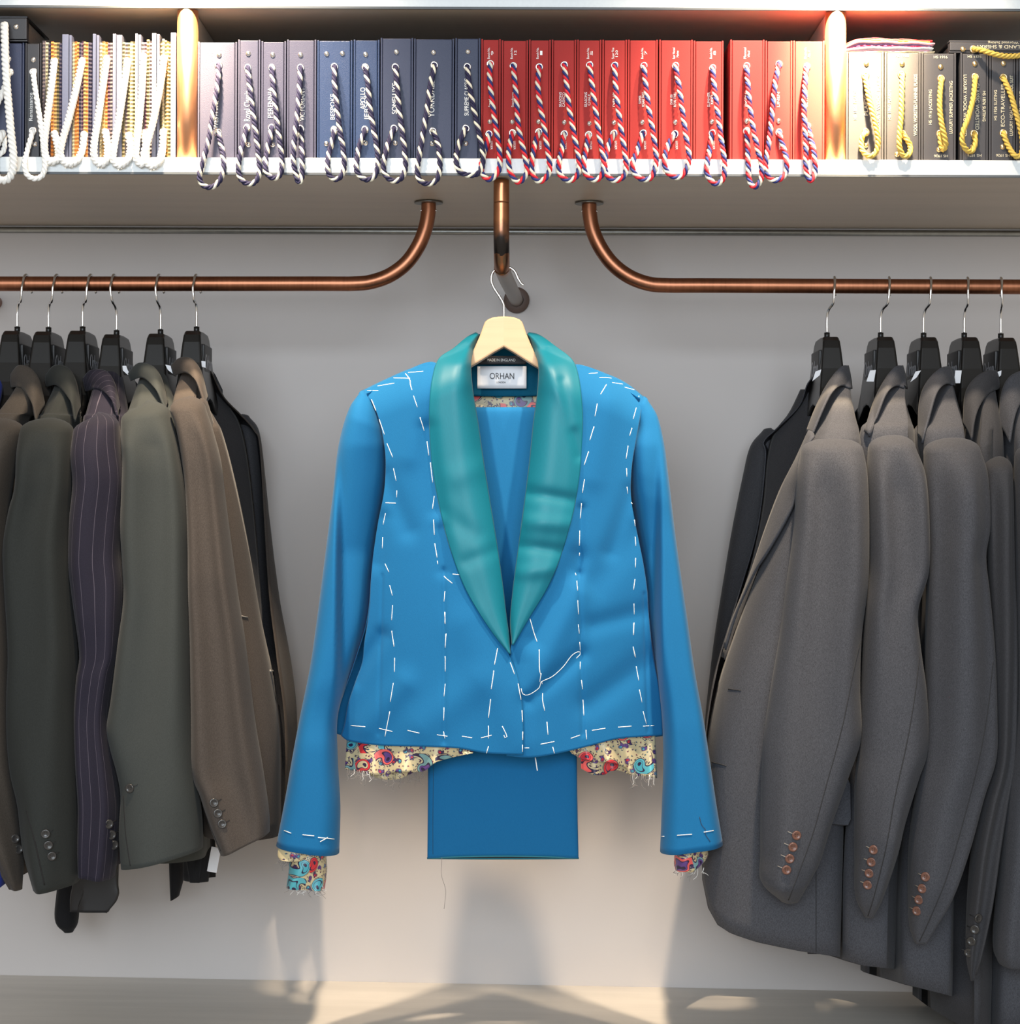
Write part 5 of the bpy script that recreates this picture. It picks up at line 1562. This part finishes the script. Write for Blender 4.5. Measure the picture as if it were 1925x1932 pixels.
# satin shawl lapels
def lapel(outer, inner, sgn, name='lapel'):
    S = coons([outer[0], inner[0]], [outer[-1], inner[-1]], outer, inner, 40, 150)
    nv, nu = S.shape[:2]
    U = np.linspace(0, 1, nu)[None, :] * np.ones((nv, 1)); Vv = np.linspace(0, 1, nv)[:, None] * np.ones((1, nu))
    X, Y = S[..., 0], S[..., 1]
    D = front_depth(X, Y) - 0.004
    lift = np.where(U < 0.25, 0.005 * np.sin(np.pi / 2 * U / 0.25), 0.005 - 0.036 * np.clip((U - 0.45) / 0.55, 0, 1) ** 2.4)   # rolls back into the opening
    D = D - lift * (1 - 0.7 * Vv)
    # towards the neck the collar wraps behind the hanger
    D = np.minimum(D, 2.80) + 0.055 * np.clip((690 - Y) / 62, 0, 1) ** 1.5
    if sgn > 0:
        for x0, y0, x1, y1, w, a in [(1000, 930, 1090, 945, 13, 0.004), (985, 1030, 1060, 1040, 13, 0.004), (1000, 985, 1080, 990, 16, -0.004), (985, 1080, 1040, 1075, 14, -0.003), (1060, 720, 1092, 860, 10, 0.003), (1040, 700, 1080, 800, 12, -0.003)]:
            D = D + a * np.exp(-(seg_dist(X, Y, (x0, y0), (x1, y1))[0] / w) ** 2)
    else:
        for x0, y0, x1, y1, w, a in [(880, 1060, 930, 1040, 14, 0.002), (860, 900, 915, 880, 22, -0.002), (850, 980, 900, 1010, 18, 0.002)]:
            D = D + a * np.exp(-(seg_dist(X, Y, (x0, y0), (x1, y1))[0] / w) ** 2)
    o, vv = sheet(bj, S, D, M['teal'], name, 0.0022)
    o['label'] = 'teal satin shawl lapel'
    return vv
lapL = lapel(LOUTL, LINL, -1)
lapR = lapel(LOUTR, LINR, 1)
strip(bj, [(882, 640, 2.83), (905, 631, 2.845), (950, 628, 2.81), (998, 631, 2.845), (1020, 640, 2.83)], [(878, 690, 2.82), (905, 690, 2.835), (950, 690, 2.84), (998, 690, 2.835), (1024, 690, 2.82)], M['teal_in'], 'collar_stand', bulge=0.0, solid=0.002)

# sleeves
BSL = [(677, 744), (661, 768), (647, 808), (636, 860), (630, 920), (620, 1000), (610, 1080), (597, 1180), (585, 1262), (567, 1350), (552, 1430), (538, 1510), (522, 1593)]
BSR = [(713, 762), (723, 795), (730, 830), (732, 870), (728, 920), (714, 1000), (702, 1080), (692, 1170), (668, 1250), (638, 1345), (637, 1430), (642, 1520), (640, 1609)]
so, slL = sleeve(bj, BSL, BSR, 2.786, 0.046, M['blue'], ridge=(630, 1), dome=10, dome_back=0.006, n=110, seed=41, fold=0.035, d_end=2.760)
BRL = [(1190, 772), (1197, 805), (1190, 835), (1188, 870), (1190, 920), (1202, 1000), (1214, 1080), (1224, 1170), (1236, 1250), (1249, 1345), (1252, 1440), (1249, 1530), (1246, 1607)]
BRR = [(1223, 756), (1241, 787), (1253, 838), (1260, 890), (1266, 940), (1273, 1000), (1284, 1080), (1297, 1170), (1310, 1262), (1326, 1350), (1340, 1440), (1352, 1520), (1364, 1591)]
so2, slR = sleeve(bj, BRL, BRR, 2.786, 0.046, M['blue'], ridge=(1252, -1), dome=10, dome_back=0.006, n=110, seed=47, fold=0.035, d_end=2.760)
bvL, bvR, bvSL, bvSR = bvh_of(*flv), bvh_of(*frv), bvh_of(*slL), bvh_of(*slR)

# paisley lining hanging below the hem and out of the cuffs
def flap(top, bot, d, name, wav, nu=60, nv=16, solid=0.0006):
    T, B = resample(top, nu), resample(bot, nu)
    V, UV = [], []
    for i in range(nv):
        v_ = i / (nv - 1)
        for j in range(nu):
            x, y = T[j] * (1 - v_) + B[j] * v_
            df_ = float(front_depth(np.array(x), np.array(min(y, 1380.0)))) + (d - 2.738) * 0.5 + 0.007
            dd = df_ + wav * v_ * math.sin(j * 0.42) + wav * 0.6 * v_ * math.sin(j * 0.17 + 1)
            V.append(P(x, y, dd)); UV.append((wx(x, 2.7), wx(y, 2.7)))
    return mesh_obj(name, np.array(V), grid_faces(nv, nu), M['paisley'], bj, uv=UV, solid=solid)
flap([(655, 1388), (720, 1396), (800, 1400), (850, 1402), (892, 1412)], [(651, 1452), (664, 1453), (690, 1459), (715, 1462), (745, 1457), (775, 1456), (800, 1455), (820, 1440), (850, 1430), (893, 1421)], 2.738, 'hem_lining', 0.007)
flap([(690, 1396), (740, 1400), (790, 1402)], [(694, 1459), (706, 1466), (730, 1471), (755, 1469), (780, 1458)], 2.758, 'hem_lining', 0.004, 40)
flap([(1068, 1408), (1110, 1400), (1170, 1384), (1236, 1380)], [(1080, 1422), (1100, 1432), (1130, 1437), (1158, 1440), (1180, 1448), (1192, 1462), (1215, 1464), (1240, 1468)], 2.738, 'hem_lining', 0.007)
flap([(1096, 1400), (1150, 1390), (1190, 1385)], [(1097, 1450), (1118, 1461), (1140, 1462), (1152, 1455), (1172, 1455), (1192, 1464)], 2.758, 'hem_lining', 0.004, 40)
def cuff(Lp, Rp, d, h, seed):
    o, vv = sleeve(bj, Lp, Rp, d, h, M['paisley'], dome=0, seed=seed, fold=0.10, cuff_hole=False, name='cuff_lining', n=40)
    uvl = o.data.uv_layers[0]
    for lp in o.data.loops:
        co = o.data.vertices[lp.vertex_index].co
        uvl.data[lp.index].uv = (co.x + co.y * 0.9, co.z)
cuff([(549, 1580), (547, 1615), (545, 1645), (541, 1671)], [(616, 1585), (616, 1615), (617, 1645), (613, 1676)], 2.758, 0.028, 51)
cuff([(528, 1582), (525, 1600), (524, 1613), (526, 1619)], [(600, 1590), (598, 1610), (588, 1622), (570, 1624)], 2.742, 0.016, 52)
cuff([(1274, 1590), (1273, 1610), (1272, 1628), (1273, 1640)], [(1338, 1584), (1336, 1600), (1334, 1618), (1312, 1640)], 2.758, 0.026, 53)

# frayed threads at the raw lining edges
random.seed(7)
def frays(spans, name, n, lo_, hi_, mat):
    V, Fc = [], []
    for _ in range(n):
        x0, y0, x1, y1 = random.choice(spans)
        t = random.random()
        x, y = x0 + (x1 - x0) * t, y0 + (y1 - y0) * t
        L = random.uniform(lo_, hi_)
        pts = [P(x, y - 3, 2.742), P(x + random.uniform(-2, 2), y + L * 0.4, 2.741), P(x + random.uniform(-6, 6), y + L * 0.75, 2.741), P(x + random.uniform(-10, 10), y + L, 2.741)]
        v, f = tube(cr(pts, 4), 0.00028, 4)
        Fc += [tuple(k + len(V) for k in q) for q in f]; V += list(v)
    o = mesh_obj(name, np.array(V), Fc, mat, bj, kind='stuff')
frays([(652, 1452, 700, 1460), (700, 1462, 760, 1470), (760, 1466, 800, 1456), (1190, 1462, 1240, 1466), (541, 1668, 612, 1674), (526, 1616, 545, 1620), (1272, 1638, 1312, 1640)], 'frayed_threads', 90, 5, 26, M['hair'])
frays([(652, 1452, 700, 1460), (1190, 1462, 1240, 1466), (541, 1668, 612, 1674), (1272, 1638, 1330, 1640)], 'frayed_threads', 26, 4, 20, M['thread'])

# white basting threads: one running thread per seam, dipping in and out of the cloth
TH = 0.00062
def bast(bv, segs, name='basting_stitch', r=TH):
    for s in segs:
        surf_line(bj, bv, [list(s)], r, M['thread'], name, 0.0007, 5)
def q6(*p): return [(600 + a / 2.75, 700 + b / 2.75) for a, b in p]
FL, FR_ = [bvL], [bvR]
bast(FL, [q6((258, 104), (315, 104)), q6((312, 80), (398, 65)), q6((394, 38), (480, 40)), q6((470, 10), (548, 4))])
bast(FL, [q6((455, 15), (478, 45), (482, 75), (490, 100)), q6((498, 130), (517, 188)), q6((530, 240), (551, 310)), q6((566, 365), (576, 438)), q6((584, 475), (596, 578)), q6((604, 648), (594, 715)),
          q6((600, 772), (604, 850)), q6((606, 895), (618, 968)), q6((620, 985), (622, 1003)), q6((661, 1142), (655, 1196)), q6((659, 1250), (663, 1312)), q6((668, 1362), (662, 1430)), q6((662, 1480), (664, 1510)),
          [(841, 1155), (840, 1176)], [(842, 1196), (841, 1222)], [(841, 1243), (841, 1267)], [(841, 1290), (838, 1314)], [(838, 1335), (837, 1359)], [(837, 1380), (840, 1393)]])
bast(FL, [q6((280, 150), (303, 206)), q6((320, 252), (347, 330)), q6((360, 376), (390, 448)), q6((394, 505), (408, 570)), q6((411, 620), (410, 655)), q6((352, 684), (406, 686)), q6((352, 738), (340, 797)),
          q6((338, 862), (336, 920)), q6((350, 1000), (370, 1043)), q6((374, 1112), (388, 1165)), q6((389, 1215), (384, 1292)), q6((385, 1350), (397, 1428)), q6((399, 1488), (400, 1512)),
          [(740, 1190), (744, 1220)], [(745, 1242), (745, 1268)], [(743, 1289), (737, 1324)], [(736, 1342), (727, 1389)]])
bast(FL, [q6((322, 285), (316, 298), (326, 312), (322, 330))], 'loose_thread')
bast(FL, [[(663, 1369), (690, 1371)], [(716, 1374), (741, 1380)], [(770, 1378), (792, 1383)], [(825, 1386), (845, 1389)], [(872, 1389), (891, 1392)], [(908, 1392), (928, 1387)]])
bast(FL, [[(939, 1223), (933, 1254)], [(932, 1265), (927, 1300)], [(926, 1319), (922, 1354)], [(922, 1369), (922, 1393)], [(922, 1408), (918, 1421)]])
bast(FL, [[(963, 1250), (971, 1272)], [(978, 1290), (983, 1320)], [(985, 1340), (986, 1362)], [(986.3, 1380), (986.3, 1396)], [(986, 1405), (986, 1418)]])
bast(FL, [[(948, 1370), (953, 1380), (957, 1390), (953, 1392), (951, 1387)]], 'loose_thread')
bast(FL, [q6((700, 1054), (725, 1056), (748, 1058)), q6((655, 1066), (698, 1102))], 'loose_thread', 0.0006)
# right front
bast(FR_, [q6((1405, 16), (1450, 12)), q6((1460, 36), (1500, 36), (1522, 40)), q6((1525, 62), (1580, 70)), q6((1590, 86), (1640, 100))])
bast(FR_, [q6((1496, 72), (1466, 122)), q6((1449, 170), (1437, 235)), q6((1432, 288), (1410, 360)), q6((1404, 418), (1381, 488)), q6((1383, 562), (1371, 632)), q6((1367, 684), (1361, 765)), q6((1358, 828), (1356, 905)),
           q6((1357, 942), (1357, 958)), q6((1334, 1048), (1338, 1062)), q6((1342, 1090), (1346, 1140)), q6((1346, 1190), (1350, 1262)), q6((1349, 1315), (1354, 1362)), q6((1356, 1405), (1360, 1450)),
           [(1094.5, 1249), (1094, 1263)], [(1097, 1283), (1099, 1300)], [(1100, 1320), (1102, 1350)], [(1106, 1377), (1107, 1395)]])
bast(FR_, [q6((1668, 115), (1660, 148)), q6((1650, 192), (1634, 250)), q6((1628, 295), (1616, 336)), q6((1608, 388), (1598, 455)), q6((1600, 505), (1602, 548)), q6((1602, 600), (1606, 636)), q6((1625, 682), (1632, 690)),
           q6((1640, 755), (1645, 805)), q6((1645, 860), (1648, 908)), q6((1647, 970), (1646, 1020)), q6((1644, 1080), (1636, 1135)), q6((1638, 1206), (1640, 1262)), q6((1637, 1310), (1635, 1370)), q6((1634, 1432), (1643, 1480)),
           [(1196, 1175), (1195, 1198)], [(1194, 1220), (1199, 1240)], [(1200, 1257), (1205, 1284)], [(1206, 1301), (1211, 1325)], [(1213, 1342), (1219, 1366)]])
bast(FR_, [[(1213, 1370), (1234, 1369)], [(1166, 1372), (1191, 1370)], [(1117, 1378), (1142, 1374)], [(1077, 1393), (1094, 1387)], [(1020, 1404), (1046, 1399)], [(990, 1411), (999, 1411)]])
bast(FR_, [q6((1100, 1285), (1118, 1350), (1138, 1405)), [(1018, 1226), (1018, 1262), (1020, 1272)], [(1021, 1285), (1023, 1290)], [(1024, 1308), (1024, 1322), (1028, 1341)], [(1032, 1362), (1034, 1386)], [(1043, 1409), (1046, 1421)]])
bast(FR_ + FL, [[(1087, 1242), (1095, 1233), (1091, 1229), (1078, 1237), (1062, 1258), (1042, 1276), (1021, 1286), (1018, 1296), (1006, 1306), (994, 1311), (986, 1308), (984, 1299)]], 'loose_thread')
bast(FR_, [[(1021, 1270), (1018, 1286)]], 'loose_thread')
# cuffs
bast([bvSL], [[(537, 1567), (550, 1572)], [(571, 1575), (593, 1577)], [(600, 1580), (630, 1583)], [(604, 1588), (618, 1580)]])
bast([bvSR], [[(1250, 1578), (1254, 1578)], [(1278, 1576), (1306, 1574)], [(1328, 1570), (1346, 1567)]])
surf_line(bj, [bvSR], [[(1320, 1541), (1324, 1556), (1332, 1566), (1330, 1572), (1340, 1588)]], 0.00035, M['dark_thread'], 'loose_thread', 0.0006)
# sewn seams: darts and side seams
surf_line(bj, FL, [[(835, 1075), (838, 1150), (838, 1250), (837, 1330), (838, 1408)], [(726, 1160), (724, 1240), (718, 1320), (700, 1396)]], 0.0004, M['seam'], 'seam', 0.0001)
surf_line(bj, FR_, [[(1093, 1078), (1094, 1200), (1098, 1300), (1104, 1404)]], 0.0004, M['seam'], 'seam', 0.0001)
# thread hanging from the fastening point
tube_obj('loose_thread', cr([P(1010, 1428, 2.72), P(1012, 1440, 2.715), (P(1014, 1454, 2.712))], 4), 0.0008, M['thread'], bj, n=6)

# ------------------------------------------------------------------ blue trousers over the hanger bar
tr = empty('trousers', P(950, 768, HD + 0.004), 'blue trousers folded over the hanger bar, hanging below the jacket', 'trousers')
TD = HD + 0.004
prof = [(1619.5, 0.008), (1560, 0.012), (1480, 0.013), (1400, 0.013), (1200, 0.012), (1000, 0.012), (850, 0.0115), (800, 0.011), (780, 0.0098), (772, 0.0075), (768.5, 0.004), (768, 0.0008)]
xl_ = lambda y: np.interp(y, [768, 1000, 1420, 1500, 1620], [836, 826, 807.5, 807.5, 806.5])
xr_ = lambda y: np.interp(y, [768, 1000, 1420, 1500, 1620], [1066, 1076, 1089, 1089.5, 1092])
V, UV = [], []
n = 72
ys = cr([(a, b_) for a, b_ in prof], 8)
for y, h in ys:
    for j in range(n):
        t = 2 * PI * j / n
        ct, st = math.cos(t), math.sin(t)
        xx = math.copysign(abs(ct) ** 0.35, ct); yy = math.copysign(abs(st) ** 0.6, st)
        x = (xl_(y) + xr_(y)) / 2 + (xr_(y) - xl_(y)) / 2 * xx
        yd = 4.0 * (1 - xx * xx) * max(0, (y - 1560) / 60) * (1 if st < 0 else -0.2)
        crease = 0.0015 * math.exp(-((x - 970) / 14.0) ** 2) if y < 1250 else 0.0
        V.append(P(x, y - yd, TD + yy * h + (crease if yy < 0 else 0))); UV.append((j / n, y / 1000))
V = np.array(V)
fs = grid_faces(len(ys), n, True)
o = mesh_obj('leg', V, fs, M['blue'], tr, uv=UV)
o.data.materials.append(M['lining_black'])
md = o.modifiers.new('thickness', 'SOLIDIFY'); md.thickness = 0.0015; md.offset = -1; md.material_offset = 1
# teal tape along the raw hem, front and back edge
for sgn, nm in ((-1, 'hem_tape'), (1, 'hem_tape')):
    pts_ = []
    for j in range(33):
        x = 806.5 + (1092 - 806.5) * j / 32
        k = (x - 949) / 143.0
        y = 1619 - (4.0 if sgn < 0 else -1.0) * (1 - k * k)
        pts_.append(P(x, y, TD + sgn * 0.0075 * (1 - k ** 8) + 0.0))
    tube_obj(nm, np.array(pts_), 0.0014, M['teal'], tr, n=8)['label'] = 'teal tape on the hem'
v = cr([P(834, 1618, TD - 0.009), P(833, 1650, TD - 0.009), P(841, 1680, TD - 0.009), P(838, 1715, TD - 0.009)], 5)
tube_obj('loose_thread', v, 0.00035, M['hair'], tr, n=5)
bvT = bvh_of(V, fs)
surf_line(tr, [bvT], [[(818, 1440), (817, 1540), (817, 1612)]], 0.0004, M['seam'], 'seam', 0.0001)

finish_texts()
